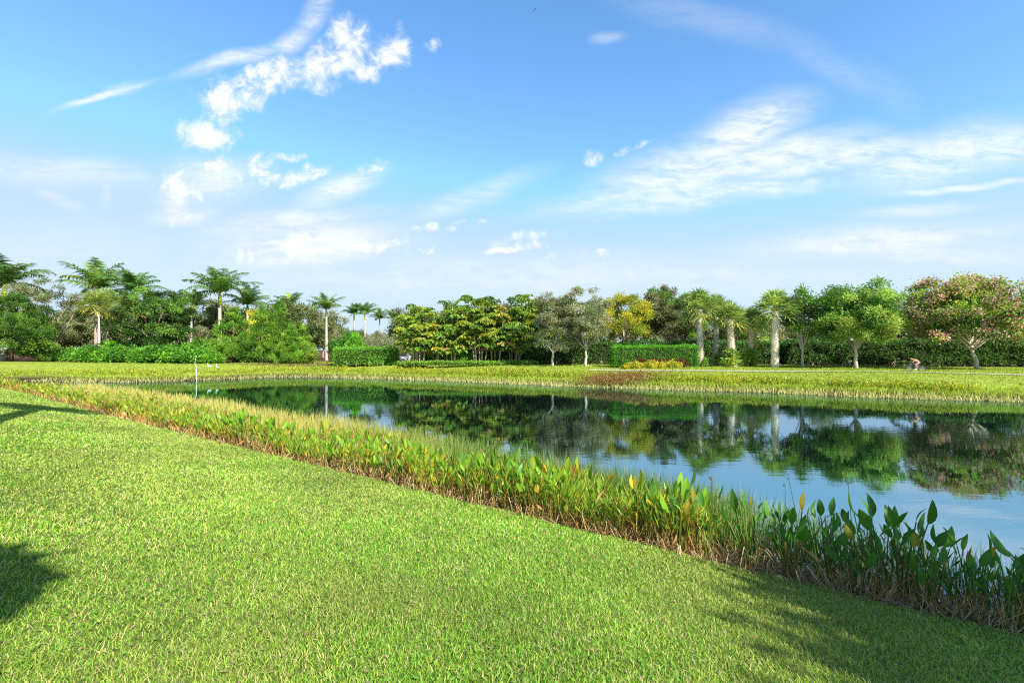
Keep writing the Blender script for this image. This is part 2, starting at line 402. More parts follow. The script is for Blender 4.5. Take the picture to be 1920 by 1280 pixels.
def sabal_crown(pal, nf=40, pet=1.0, fan=1.1, gold=0.08):
    mb = MB()
    for k in range(nf):
        az = k * 2.399 + rng.normal() * .2; age = (k + .5) / nf
        el = math.radians(84 - 112 * age + rng.normal() * 9)
        d = np.array([math.cos(el) * math.cos(az), math.cos(el) * math.sin(az), math.sin(el)])
        tip = d * pet * (.8 + .4 * rng.random()); tip[2] -= .15 * math.cos(el)
        mb.tube([(0, 0, 0), tip * .5 + np.array([0, 0, .06]), tip], [.035, .022, .015], np.array([.2, .23, .06]), 4, cap=False)
        ns = 20; a = np.linspace(-1.8, 1.8, ns); side = unit(np.cross(d, [0, 0, 1.0])); up_ = np.cross(side, d)
        D = unit(np.cos(a)[:, None] * d + np.sin(a)[:, None] * side + up_ * (.25 * rng.normal(size=(ns, 1)) + .1))
        L = fan * (.7 + .3 * np.cos(a * .6)) * (.85 + .3 * rng.random(ns))
        base = np.array(pal[int(rng.integers(0, len(pal)))], float)
        if age > 1 - gold: base = base * .5 + np.array([.26, .22, .04]) * .6
        C = base * (.75 + .5 * rng.random((ns, 1)))
        B = np.zeros((ns, 3)); B[:, 2] = -.3 * L
        mb.blades(np.tile(tip, (ns, 1)), D, unit(np.cross(D, up_)), L, .075, C, B)
    return mb.mesh('fan_leaves', M_palm)
SAB_PAL = [(.13, .20, .05), (.17, .25, .065), (.10, .16, .045), (.23, .29, .08)]
SABAL = [sabal_crown(SAB_PAL, 42), sabal_crown(SAB_PAL, 38), sabal_crown(SAB_PAL, 44)]
SABAL_Y = sabal_crown([(.15, .20, .05), (.20, .24, .06), (.12, .16, .045)], 40, gold=.33)
def sabal_trunk(h, r=.2, boots=True, lean=0.0, col=(.44, .37, .29)):
    mb = MB(); n = 16; t = np.linspace(0, 1, n); z = -.15 + t * (h + .15)
    c = np.array(col); cc = c * (.7 + .35 * rng.random((n, 1)))
    mb.tube(np.stack([lean * (1 - t) ** 2, 0 * t, z], 1), r * (1.1 - .15 * t) + .06 * np.exp(-t * 12), cc, 10)
    if boots:
        rows = int(h / .16)
        for q in range(rows):
            zz = .25 + (h - .3) * q / rows; tt = zz / h; m = 7
            th = (np.arange(m) + .5 * (q % 2)) * 2 * PI / m + q * .05
            R = np.stack([np.cos(th), np.sin(th), 0 * th], 1); rr = r * (1.1 - .15 * tt)
            P = R * (rr - .02); P[:, 2] += zz; P[:, 0] += lean * (1 - tt) ** 2
            D = unit(R * .55 + np.array([0, 0, 1.]) + .15 * rng.normal(size=(m, 3)))
            S = np.stack([-np.sin(th), np.cos(th), 0 * th], 1)
            mb.kites(P, D, S, .34, .17, c * (.9 + .7 * rng.random((m, 1))), 0, .5)
    return mb.mesh('trunk', M_palmtrunk, False)
def sabal(px, Y, heart, label, rpx, mesh, basepx=None, boots=True, rz=0, r=.2, col=(.44, .37, .29), skirt=False):
    p = at(px, Y); h = zrow(heart, Y) - p[2]; s = rpx / F * Y * K / 1.85
    t = thing('cabbage_palm', label, 'palm tree', p, 0, 1, 'cabbage palms by the water')
    lean = 0 if basepx is None else (basepx - px) / F * Y * K
    obj('trunk', sabal_trunk(h, r, boots, lean, col), t)
    obj('fan_leaves', mesh, t, (0, 0, h), (0, 0, rz), s)
    return t

def fishtail(Ht, nstem=5, pal=LIME, spread=.7):
    fb, sb = MB(), MB()
    for s in range(nstem):
        a = rng.random() * 2 * PI; b0 = np.array([math.cos(a), math.sin(a), 0]) * spread * rng.random() ** .5
        h = Ht * (.55 + .45 * rng.random()) if s else Ht * .86
        top = b0 * 2.0 + np.array([0, 0, h * .84])
        tt = np.linspace(0, 1, 6)[:, None]; sp = b0 + (top - b0) * tt; sp[0, 2] -= .1
        sb.tube(sp, .085 - .03 * tt[:, 0], np.array([.40, .35, .24]), 6)
        nf = 12
        for k in range(nf):
            u = .25 + .75 * (k + rng.random() * .6) / nf; o = b0 + (top - b0) * u
            az = k * 2.399 + rng.random(); el0 = math.radians(62 - 25 * rng.random()) if u < .85 else math.radians(75)
            L = 2.3 * (.75 + .4 * rng.random()); m = 8; t = np.linspace(0, 1, m); el = el0 - 1.5 * t ** 1.3
            ds = np.stack([np.cos(el) * math.cos(az), np.cos(el) * math.sin(az), np.sin(el)], 1)
            pts = o + np.vstack([[0, 0, 0], np.cumsum(ds[:-1] * L / (m - 1), 0)])
            fb.tube(pts, .03 * (1 - .7 * t), np.array([.2, .25, .05]), 4, cap=False)
            tone = rng.random(); base = np.array(pal[int(rng.integers(0, len(pal)))])
            if u < .4 and tone < .10: base = np.array([.22, .12, .05])
            for q in range(2, m):
                sd_ = unit(np.cross(ds[q], [0, 0, 1.]))
                for sg in (-1, 1):
                    l2 = .85 * (1.05 - .5 * t[q]) * (.8 + .4 * rng.random()); nn = 13
                    w = (np.arange(nn) + .5) / nn
                    P = pts[q] + (sg * sd_ * .9 + ds[q] * .45) * (w * l2)[:, None]; P[:, 2] -= .35 * l2 * w ** 1.8
                    D = unit(sg * sd_ * .5 + ds[q] * .4 + rng.normal(size=(nn, 3)) * .35 + np.array([0, 0, -.75]))
                    fb.kites(P, D, perp(D), .30 * (.7 + .6 * rng.random(nn)), .17, base * (.7 + .6 * rng.random((nn, 1))), 0, .6)
    return [('fronds', fb.mesh('fronds', M_palm)), ('stems', sb.mesh('stems', M_palmtrunk, True))]

def hedge(W, D, Hh, pal, dens=150, L=.14, rough=.13, wtop=None, stems=True, path=None):
    """clipped hedge: leaves over a box, twiggy core inside"""
    mb = MB(); faces = []
    def put(n, P, Nn):
        nz = rough * (fbm(P[:, 0] * .9 + 3, P[:, 2] * 1.2 + P[:, 1], 4)[:, None] * 2 - 1) * 2
        P = P + Nn * (nz + rng.normal(size=(n, 1)) * .07)
        D_ = unit(Nn * .7 + rand_dirs(n) + np.array([0, 0, .35]))
        tone = .75 + .5 * fbm(P[:, 0] * .6, P[:, 2] * .8 + P[:, 1] * .5, 14)[:, None]
        mb.kites(P, D_, perp(D_), L * (.7 + .6 * rng.random(n)), L * .62, pal_pick(pal, n, .3) * tone, .1)
    for ax, sz, sg in ((1, W * Hh, -1), (1, W * Hh, 1), (0, D * Hh, -1), (0, D * Hh, 1), (2, W * D, 1)):
        n = int(sz * dens)
        P = np.stack([(rng.random(n) - .5) * W, (rng.random(n) - .5) * D, .08 + rng.random(n) * (Hh - .08)], 1)
        Nn = np.zeros((n, 3)); Nn[:, ax] = sg
        P[:, ax] = {0: sg * W / 2, 1: sg * D / 2, 2: Hh}[ax]
        r_ = np.array([W / 2 - .25, D / 2 - .25]); cor = np.minimum(0, r_ - np.abs(P[:, :2])); P[:, :2] += np.sign(P[:, :2]) * cor * .25 * (ax != 2)
        put(n, P, Nn)
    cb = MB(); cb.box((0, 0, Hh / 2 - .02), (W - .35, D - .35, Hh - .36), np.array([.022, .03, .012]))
    res = [('foliage', mb.mesh('foliage', M_leaf)), ('twig_core', cb.mesh('twig_core', M_bark))]
    if stems:
        for x in np.cumsum(.6 + 1.8 * rng.random(int(W / 2.0))) - W / 2:
            if x > W / 2 - .3: break
            st = MB()
            for k in range(3):
                st.tube([(x, -D / 2 + .15, -.1), (x + rng.normal() * .12, -D / 2 + .08, .3), (x + rng.normal() * .3, -D / 2 + .12, .7)], [.035, .03, .02], np.array([.45, .38, .3]), 5)
            res.append(('stem', st.mesh('stem', M_bark)))
    return res
def shrub(R, Hh, pal, nclump=60, nleaf=55, L=.22, W=.13, crad=.4, up=.35):
    mb = MB(); c = crown_centers(nclump, (R, R, Hh * .55), .4, .2, -.55); c[:, 2] += Hh * .45; c[:, 2] = np.maximum(c[:, 2], .12)
    leaf_cloud(mb, c, crad * (.6 + .8 * rng.random(len(c))), nleaf, L, W, pal, up=up)
    sb = MB()
    for k in range(7):
        q = c[int(rng.integers(0, len(c)))]; sb.tube(limb_path(np.array([rng.normal() * .1, rng.normal() * .1, -.05]), q), [.03, .027, .022, .016, .01], np.array([.25, .19, .13]), 5)
    return [('foliage', mb.mesh('foliage', M_leaf)), ('stems', sb.mesh('stems', M_bark))]

#@@TREES
# ------------------------------------------------------------------ trees of the far shore
# left group
K = 1.13
plant_tree('cedar_tree', 'big dark green cedar at the left edge with billowing low foliage', 'tree', cedar(zrow(556, 60) + .5, 5.6, [(.036, .09, .011), (.055, .12, .014), (.024, .06, .009), (.075, .145, .018)], 520, 80, shape=.55), at(22, 60))
royal(8, 66, 531, 'tall royal palm above the big dark cedar at the left edge', 66, 2, .4)
royal(183, 80, 539, 'royal palm left of its close neighbour, white trunk behind the cabbage palms', 64, 0, 1.9, False, col=(.58, .55, .53))
royal(250, 78, 545, 'royal palm with one steep upright frond, right of its close neighbour', 60, 1, 3.1, False)
royal(335, 95, 570, 'small distant royal palm between dark broadleaf tree and tall yellow shafted palm', 34, 0, .7, False)
royal(366, 88, 572, 'royal palm low behind the slim bare pale trunk', 40, 1, 4.4, False)
royal(412, 78, 548, 'tall royal palm with bright yellow crownshaft rising over the three cedars', 58, 2, 2.2, True)
royal(464, 84, 570, 'royal palm directly right of the tall yellow shafted palm', 44, 0, 5.2, False)
royal(541, 92, 577, 'royal palm peeping over the middle cedar', 42, 1, 1.2, False)
royal(612, 79, 578, 'lone royal palm with full pale trunk between cedars and clipped hedge', 36, 0, 3.7, True, col=(.46, .40, .35))
royal(664, 112, 588, 'distant royal palm left of a close pair above the grey shrubs', 28, 1, .2, True)
royal(684, 112, 588, 'distant royal palm right of a close pair above the grey shrubs', 28, 2, 2.9, True)
royal(712, 118, 596, 'small distant royal palm in the low gap left of the fishtail palms', 22, 0, 1.5, False)
royal(737, 118, 597, 'small distant royal palm touching the fishtail palms', 24, 1, 4.0, False)
plant_tree('oak_tree', 'scraggly grey brown oak right of the left edge palm', 'tree', broadleaf(11, (4.0, 3.6, 5.0), 7.2, GREYG + OLIVE, 170, 90, L=.22, W=.12, hollow=.3, bump=.3, multi=2), at(92, 66))
sabal(180, 67, 578, 'cabbage palm with brown trunk in the low shrubs, left of three', 40, SABAL_Y, None, False, .4, .24, (.40, .30, .26))
sabal(201, 71, 572, 'cabbage palm set back behind two others, darker trunk', 38, SABAL[1], None, False, 2.0, .2, (.25, .20, .16))
sabal(243, 67, 584, 'cabbage palm with yellowed hanging fans, trunk base in shrubs', 36, SABAL_Y, None, False, 1.1, .24, (.46, .36, .30))
plant_tree('broadleaf_tree', 'dense dark broadleaf tree right of the yellowed cabbage palm', 'tree', broadleaf(11, (4.6, 4.0, 5.4), 5.8, DARKG + MIDG[:2], 300, 90, L=.26, W=.15, fork=.2), at(291, 67))
t = thing('slender_trunk', 'slim bare pale palm trunk standing in front of the grey oaks', 'tree trunk', at(359, 68))
obj('trunk', sabal_trunk(zrow(588, 68) - t.location[2], .14, False, -.2, (.60, .53, .48)), t)
obj('fan_leaves', SABAL[0], t, (0, 0, zrow(588, 68) - t.location[2]), None, .8)
plant_tree('oak_tree', 'grey olive oak behind the slim pale trunk', 'tree', broadleaf(10, (4.2, 3.4, 4.4), 6.0, GREYG + OLIVE, 170, 75, L=.22, W=.11, hollow=.3, bump=.3, multi=2), at(383, 82))
plant_tree('oak_tree', 'grey oak between dark broadleaf tree and slim trunk', 'tree', broadleaf(10, (4.2, 3.4, 4.2), 6.0, OLIVE, 160, 75, L=.22, W=.11, hollow=.3, bump=.3, multi=2), at(325, 80))
CED = [cedar(8.4, 3.9, CEDAR, 300, 62, shape=.75), cedar(8.0, 3.4, CEDAR[1:] + [(.16, .22, .02)], 280, 62, shape=.7), cedar(8.6, 3.7, CEDAR, 300, 62, shape=.8)]
for px, Y, top, lab, q, rz in [(438, 67, 580, 'leftmost bright green cedar of the clump by the water', 0, 0), (492, 68, 582, 'pointed cedar second from left in the clump', 2, 1.4), (524, 69, 570, 'tallest cedar in the middle of the clump', 2, 4), (562, 67, 602, 'yellowish green cedar at the right end of the clump', 1, 2), (548, 66, 612, 'low rounded cedar in front of the clump', 0, 3)]:
    p = at(px, Y); plant_tree('cedar_tree', lab, 'tree', CED[q], p, rz, (zrow(top, Y) - p[2]) / 8.3, 'cedar clump')
p = at(590, 80); plant_tree('broadleaf_tree', 'yellow green bushy tree peeping between the cedars', 'tree', broadleaf(8, (2.6, 2.2, 2.9), 5.8, YELG + LIME, 70, 60, fork=.3), at(484, 76))
# low shrubs in front of the left group
SHR = [shrub(1.9, 1.9, [(.05, .15, .015), (.08, .20, .02), (.035, .10, .012)], 70, 60, .34, .17, .5), shrub(1.7, 1.6, [(.07, .19, .015), (.11, .25, .02), (.05, .13, .012)], 65, 60, .28, .16, .45)]
for k, (px, Y, s, lab) in enumerate([(172, 63, .95, 'low broad leaved shrub at the left end of the shrub row'), (203, 62.6, 1.0, 'low glossy shrub below the left cabbage palms'), (236, 62.8, .95, 'low glossy shrub at the foot of the yellowed cabbage palm'), (268, 63, 1.0, 'low shrub below the dark broadleaf tree, left one'), (302, 62.8, 1.05, 'low shrub below the dark broadleaf tree, right one'), (333, 63, 1.05, 'low glossy shrub left of the slim trunk base'), (362, 62.6, 1.0, 'low shrub hiding the base of the slim pale trunk'), (392, 62.8, .85, 'rounded light green shrub at the left foot of the cedars'), (127, 67, .8, 'dark shrub over brown mulch beside the big cedar'), (218, 68, 1.5, 'taller green shrub between the cabbage palm trunks'), (378, 68, 1.4, 'rounded green shrub right of the slim trunk')]):
    plant_tree('shrub', lab, 'shrub', SHR[k % 2], at(px, Y), k * 1.3, s * 1.13, 'low shrubs on the left')
K = 1.0
# around the left clipped hedge
plant_tree('clusia_shrub', 'round dark green shrub behind the left clipped hedge', 'shrub', shrub(2.7, 4.6, [(.05, .15, .02), (.07, .19, .025), (.03, .09, .012)], 90, 70, .26, .18, .6), at(650, 82))
plant_tree('juniper_cone', 'bright green cone shaped juniper above the left clipped hedge', 'shrub', cedar(4.6, 2.0, [(.09, .22, .02), (.12, .27, .03), (.07, .17, .015)], 170, 60, shape=.9), at(667, 76))
for k, (px, Y, s, lab) in enumerate([(698, 80, 1, 'greyish olive bush right of the cone juniper'), (728, 79, 1.05, 'greyish olive bush above the right end of the left hedge'), (712, 90, 1.1, 'larger grey olive bush behind the left hedge')]):
    if k == 0: GB = shrub(2.9, 4.2, GREYG + OLIVE[:1], 90, 60, .2, .1, .6)
    plant_tree('grey_bush', lab, 'shrub', GB, at(px, Y), k * 2.1, s, 'grey bushes behind the left hedge')
p = at(687, 70.5); plant_tree('clipped_hedge', 'boxy clipped hedge with pale stems, left of the parked car', 'hedge', hedge(8.9, 2.6, 2.5, [(.08, .20, .018), (.12, .27, .022), (.06, .15, .014)], 130, .17), p, -.05)
# fishtail palms
FTP = [(.09, .165, .015), (.15, .21, .018), (.055, .11, .013), (.17, .20, .02), (.105, .17, .016)]
FT = [fishtail(9.2, 7, FTP), fishtail(8.6, 6, FTP + [(.24, .20, .03)]), fishtail(8.8, 7, FTP + [(.05, .10, .014)])]
for k, (px, Y, top, lab) in enumerate([(785, 68, 572, 'fishtail palm clump beside the parked car, leftmost'), (817, 69, 572, 'fishtail palm clump second from the parked car'), (845, 68, 566, 'fishtail palm clump with low lime fronds near the middle'), (899, 68, 556, 'tall fishtail palm clump left of the highest'), (929, 68.5, 543, 'highest fishtail palm clump with a crown above all others'), (966, 68, 560, 'fishtail palm clump with orange tinted low fronds'), (1004, 71, 556, 'rightmost fishtail palm clump beside the grey oak'), (870, 74, 562, 'fishtail palm clump set back in the middle'), (768, 86, 590, 'small fishtail palm clump behind the car')]):
    p = at(px, Y); plant_tree('fishtail_palm', lab, 'palm tree', FT[k % 3], p, k * 2.2, (zrow(top, Y) - p[2]) / 7.9, 'fishtail palm clumps')
LOWS = shrub(1.7, 1.9, [(.07, .19, .02), (.11, .25, .025), (.04, .12, .015)], 60, 55, .3, .14, .5)
for k, (px, Y, s, lab) in enumerate([(800, 71, 1.1, 'green undergrowth shrub behind the left fishtail stems'), (865, 70, 1.15, 'green undergrowth shrub between middle fishtail stems'), (912, 71, 1.0, 'green undergrowth shrub behind the tall fishtail stems'), (945, 71, 1.1, 'dark undergrowth shrub left of the orange tinted fronds'), (985, 71, 1.1, 'dark undergrowth shrub right of the orange tinted fronds'), (830, 71.5, 1.2, 'undergrowth shrub in the shade of the fishtails')]):
    plant_tree('undergrowth_shrub', lab, 'shrub', LOWS, at(px, Y), k * 1.7, s, 'undergrowth below the fishtail palms')
p = at(885, 64.8); plant_tree('low_border', 'low lime green border planting in front of the fishtail palms', 'border plants', hedge(18, 1.4, .55, [(.09, .18, .02), (.13, .22, .02), (.06, .13, .015)], 90, .18, .12, stems=False), p, .0)
plant_tree('low_border', 'short lime green border tuft row near the parked car', 'border plants', hedge(4, 1.2, .7, [(.09, .18, .02), (.13, .22, .02), (.06, .13, .015)], 90, .18, .12, stems=False), at(772, 66), 0)
# grey oaks
plant_tree('oak_tree', 'sparse grey green oak with pale trunk right of the fishtail palms', 'tree', broadleaf(9.5, (2.7, 2.5, 4.7), 5.5, GREYG + OLIVE[:2], 230, 62, L=.20, W=.10, crad=.5, hollow=.15, bump=.4, fork=.22, nlimb=8, trunk_r=.14, bark=(.46, .40, .33)), at(1036, 61))
plant_tree('oak_tree', 'sparse grey green oak left of the right hedge, pale trunk', 'tree', broadleaf(9.5, (3.0, 2.8, 3.9), 5.2, GREYG + OLIVE[:2], 240, 62, L=.20, W=.10, crad=.5, hollow=.15, bump=.2, seed=44, fork=.22, nlimb=8, trunk_r=.15, bark=(.50, .44, .36)), at(1099, 60))
plant_tree('oak_tree', 'thin grey oak behind the rightmost fishtail clump', 'tree', broadleaf(8.5, (2.2, 2.2, 3.6), 5.8, GREYG, 120, 80, L=.2, W=.11, hollow=.2, bump=.3, fork=.3, trunk_r=.12), at(1062, 74))
plant_tree('yellow_tree', 'round yellow leaved tree behind the right clipped hedge', 'tree', broadleaf(8, (3.6, 3.3, 3.2), 6.2, [(.22, .22, .018), (.18, .21, .022), (.27, .25, .022), (.13, .17, .025)], 230, 85, L=.2, W=.11, fork=.38, bark=(.5, .4, .3)), at(1171, 68.5))
plant_tree('oak_tree', 'large olive green oak left of the cabbage palm row', 'tree', broadleaf(10, (4.7, 4.2, 4.0), 6.9, OLIVE + MIDG[:2], 420, 95, L=.22, W=.12, fork=.35, seed=21, bump=.12, hollow=.3, bark=(.55, .50, .44)), at(1258, 72))
plant_tree('oak_tree', 'dark oak behind the first two cabbage palms', 'tree', broadleaf(9, (3.8, 3.6, 4.0), 5.6, OLIVE + DARKG[:2], 170, 75, L=.22, W=.12, fork=.3), at(1330, 78))
plant_tree('oak_tree', 'shaded olive oak behind the middle cabbage palms', 'tree', broadleaf(8, (3.4, 3.2, 3.4), 4.6, OLIVE + MIDG, 130, 65, L=.22, W=.12, fork=.3), at(1405, 80))
# right clipped hedge and flower bed
p = at(1226, 57.2); plant_tree('clipped_hedge', 'bright green clipped hedge behind the yellow and red flower bed', 'hedge', hedge(10.0, 2.0, 2.45, [(.06, .20, .012), (.085, .26, .018), (.04, .13, .012)], 170, .13, stems=False), p, 0)
CR = [shrub(.42, .62, [(.32, .29, .03), (.26, .28, .03), (.36, .31, .04), (.14, .19, .02)], 24, 26, .15, .08, .2), shrub(.4, .58, [(.30, .28, .03), (.34, .3, .035), (.17, .22, .02)], 24, 26, .15, .08, .2)]
RD = [shrub(.42, .85, [(.085, .022, .016), (.12, .03, .02), (.05, .04, .015)], 22, 22, .16, .08, .2)]
for k, px in enumerate(np.linspace(1171, 1272, 14)):
    plant_tree('croton_shrub', 'small yellow leaved shrub in the front row of the flower bed', 'shrub', CR[k % 2], at(px, 54.9 + .15 * (k % 3)), k * 1.1, 1 + .12 * (k % 4 - 1.5), 'yellow bedding shrubs')
for k, px in enumerate(np.linspace(1188, 1284, 13)):
    plant_tree('copperleaf_shrub', 'small dark red shrub between the yellow bedding and the hedge', 'shrub', RD[0], at(px, 55.7 + .1 * (k % 3)), k * 1.7, 1 + .12 * (k % 3 - 1), 'red bedding shrubs')
# cabbage palm row
sabal(1312, 58, 581, 'cabbage palm beside the right end of the clipped hedge', 43, SABAL[0], 1314, True, .3, .32, (.62, .52, .42))
sabal(1343, 63, 583, 'thin trunked cabbage palm, second of the row', 37, SABAL[1], 1340, True, 1.3, .26, (.55, .48, .41))
sabal(1369, 56.5, 598, 'leaning cabbage palm in the middle of the row, vine at its foot', 38, SABAL[2], 1376, True, 2.3, .33, (.66, .56, .45))
sabal(1408, 59, 603, 'short cabbage palm between the leaning one and the tallest', 34, SABAL[1], 1408, True, 3.3, .29, (.62, .53, .38))
sabal(1453, 55.5, 584, 'tallest pale trunked cabbage palm, right end of the row', 47, SABAL[0], 1453, True, 4.3, .34, (.72, .63, .53))
VN = shrub(.42, 1.3, [(.10, .18, .025), (.19, .22, .03), (.06, .13, .02)], 26, 24, .24, .1, .28)
for px, Y, s, lab in [(1320, 57, .75, 'leafy tuft at the foot of the first cabbage palm'), (1347, 62, 1.1, 'leafy tuft at the foot of the second cabbage palm'), (1372, 56, 1.5, 'leafy vine clump around the leaning cabbage palm'), (1407, 58.4, 1.5, 'yellow green vine clump around the short cabbage palm')]:
    plant_tree('vine_clump', lab, 'plant', VN, at(px, Y), px, s, 'vines on the cabbage palms')
# right group
plant_tree('broadleaf_tree', 'slender forked young tree right of the tallest cabbage palm', 'tree', broadleaf(8.6, (2.0, 1.9, 3.6), 5.6, MIDG + OLIVE[:1], 95, 62, L=.24, W=.13, fork=.27, trunk_r=.13, bark=(.45, .38, .31), hollow=.25, bump=.35), at(1505, 55))
plant_tree('oak_tree', 'full rounded green oak with pale straight trunk on the lawn', 'tree', broadleaf(9.4, (3.9, 3.7, 3.6), 5.5, MIDG + [(.13, .17, .035)], 400, 95, L=.22, W=.12, crad=.62, fork=.28, trunk_r=.17, bark=(.48, .42, .34), hollow=.3, bump=.18, seed=33, nlimb=22), at(1604, 52.5))
plant_tree('orchid_tree', 'pink flowering tree with leaning pale trunk near the right edge', 'tree', broadleaf(9.6, (6.0, 5.0, 3.7), 5.3, [(.08, .15, .025), (.12, .20, .03), (.06, .11, .02), (.16, .22, .03)], 440, 62, L=.24, W=.15, crad=.7, fork=.26, trunk_r=.19, bark=(.52, .45, .37), lean=(-.9, 0), hollow=.25, bump=.35, zmin=-.6, nlimb=28, accent=([(.42, .19, .24), (.48, .26, .31), (.33, .12, .17)], .7, 34, .17)), at(1833, 50.5))
royal(1716, 84, 588, 'royal palm with white trunk left of the pink flowering tree', 48, 2, .9, False, col=(.6, .56, .53))
plant_tree('oak_tree', 'thin grey tree behind the round oak on its left', 'tree', broadleaf(7.5, (2.2, 2.2, 3.2), 5.2, GREYG + OLIVE, 80, 50, L=.2, W=.1, hollow=.2, bump=.3), at(1542, 76))
plant_tree('oak_tree', 'dark green tree beyond the pink tree at the right edge', 'tree', broadleaf(8, (4.2, 3.6, 3.8), 4.8, DARKG + OLIVE, 170, 70, L=.24, W=.13, fork=.3), at(1912, 60))
plant_tree('oak_tree', 'olive tree behind the pink tree, left part', 'tree', broadleaf(7, (3.6, 3.2, 3.0), 4.2, OLIVE + MIDG[:1], 120, 65, L=.24, W=.13, fork=.3), at(1760, 72))
# long dark hedge behind the lawn
def long_hedge(label, p0, p1, Hh, pal, W=2.2):
    d = p1 - p0; Ln = float(np.linalg.norm(d[:2])); c = (p0 + p1) / 2
    plant_tree('tall_hedge', label, 'hedge', hedge(Ln, W, Hh, pal, 62, .26, .28), c, math.atan2(d[1], d[0]))
HP = [(.03, .085, .018), (.045, .11, .022), (.065, .14, .026), (.025, .06, .014)]
long_hedge('tall dark hedge behind the cabbage palms and oaks', at(985, 68), at(1470, 66.5), 3.0, HP)
long_hedge('tall dark hedge with pale stems behind the round oak and pink tree', at(1474, 64.5), at(1990, 58), 3.1, HP)
# far background wood: separate trees
BG = [broadleaf(8.5, (4.2, 3.8, 3.9), 4.6, OLIVE + GREYG[:2], 170, 70, L=.34, W=.19, crad=.95, fork=.25), broadleaf(8, (3.6, 3.6, 4.0), 4.5, OLIVE + DARKG[2:3], 160, 70, L=.34, W=.19, crad=.9, fork=.25), broadleaf(9, (4.6, 4.0, 4.2), 4.8, DARKG[2:3] + OLIVE[:2], 170, 70, L=.34, W=.19, crad=.95, fork=.25)]
bg = [(-25, 92, 585), (45, 96, 600), (110, 98, 612), (150, 94, 606), (212, 100, 600), (262, 98, 606), (300, 104, 600), (348, 100, 612), (425, 102, 598), (470, 100, 600), (515, 104, 596), (570, 102, 596), (606, 118, 612), (634, 124, 612), (668, 126, 610), (700, 124, 614), (742, 110, 606), (775, 96, 598), (835, 96, 590), (890, 98, 588), (950, 96, 586), (1010, 98, 584), (1065, 100, 590), (1120, 98, 586), (1200, 100, 600), (1290, 100, 598), (1365, 104, 604), (1430, 100, 606), (1475, 106, 612), (1545, 110, 622), (1640, 112, 622), (1690, 108, 618), (1745, 104, 606), (1810, 100, 592), (1870, 98, 594), (1935, 92, 590)]
near_of = [(20, 'the big left cedar'), (180, 'the left cabbage palms'), (291, 'the dark broadleaf tree'), (359, 'the slim pale trunk'), (500, 'the cedar clump'), (612, 'the lone royal palm'), (687, 'the left clipped hedge'), (785, 'the leftmost fishtail palms'), (929, 'the tallest fishtail palms'), (1036, 'the first grey oak'), (1099, 'the second grey oak'), (1170, 'the yellow tree'), (1258, 'the large olive oak'), (1369, 'the cabbage palm row'), (1505, 'the slender young tree'), (1604, 'the round oak'), (1716, 'the white trunked royal palm'), (1833, 'the pink flowering tree')]
for k, (px, Y, top) in enumerate(bg):
    top += 14 if 615 < px < 765 else (-16 if px < 760 else -6); p = at(px, Y); n_ = min(near_of, key=lambda q: abs(q[0] - px)); sd_ = 'left of' if px < n_[0] - 6 else ('right of' if px > n_[0] + 6 else 'straight behind')
    far_ = 'dim distant' if Y > 105 else ('distant' if Y >= 100 else 'hazy olive')
    plant_tree('background_tree', f'{far_} {["rounded", "upright", "wide"][k % 3]} tree in the back row, {sd_} {n_[1]}', 'tree', BG[k % 3], p, k * 1.9, (zrow(top, Y) - p[2]) / 8.7, 'background trees')
# trees out of view that shade the near lawn
SHADE = broadleaf(8, (3.1, 3.0, 2.0), 5.8, MIDG, 100, 34, L=.3, W=.17, crad=.8, fork=.4)
plant_tree('shade_tree', 'leafy tree outside the right edge that shades the lower right lawn', 'tree', SHADE, (12.4, -2.6, H1(12.4, -2.6)))
plant_tree('shade_tree', 'unseen tree shape added to throw a dark patch on the lawn lower left', 'tree', broadleaf(9, (.8, .36, .3), 7.5, MIDG, 80, 130, L=.26, W=.15, crad=.28, fork=.6, trunk_r=.1, seed=3), (1.45, -4.75, 0), 0)  # stand-in added behind the camera; flat crown shaped for the shadow patch
plant_tree('shade_tree', 'tall leafy tree behind the viewer shading the bottom right corner', 'tree', broadleaf(12, (2.0, 1.9, 1.1), 10.2, MIDG, 70, 30, L=.3, W=.17, crad=.8, fork=.5, seed=5), (13.9, -8.6, H1(13.9, -8.6)))
t = thing('shade_palm', 'tall palm outside the left edge that throws a shadow band on the lawn', 'palm tree', (-9.3, 6.2, H1(-9.3, 6.2)))
obj('trunk', palm_trunk(13.5, .35, .25), t); obj('fronds', ROYAL[2], t, (0, 0, 13.4), None, .75)

reseed(7777)
#@@SHORE
# ------------------------------------------------------------------ grass, reeds, rushes
def logpolar(n, r0, r1, half=54, p=1.0):
    a = np.radians((rng.random(n) * 2 - 1) * half); u = rng.random(n)
    r = r0 * (r1 / r0) ** u if p == 1.0 else (r0 ** p + u * (r1 ** p - r0 ** p)) ** (1 / p)
    return r * np.sin(a), r * np.cos(a), r
def up_dirs(n, tilt):
    a = rng.random(n) * 2 * PI; t = tilt * rng.random(n) ** .7
    return np.stack([np.sin(t) * np.cos(a), np.sin(t) * np.sin(a), np.cos(t)], 1)
def hside(n):
    a = rng.random(n) * 2 * PI; return np.stack([np.cos(a), np.sin(a), 0 * a], 1)
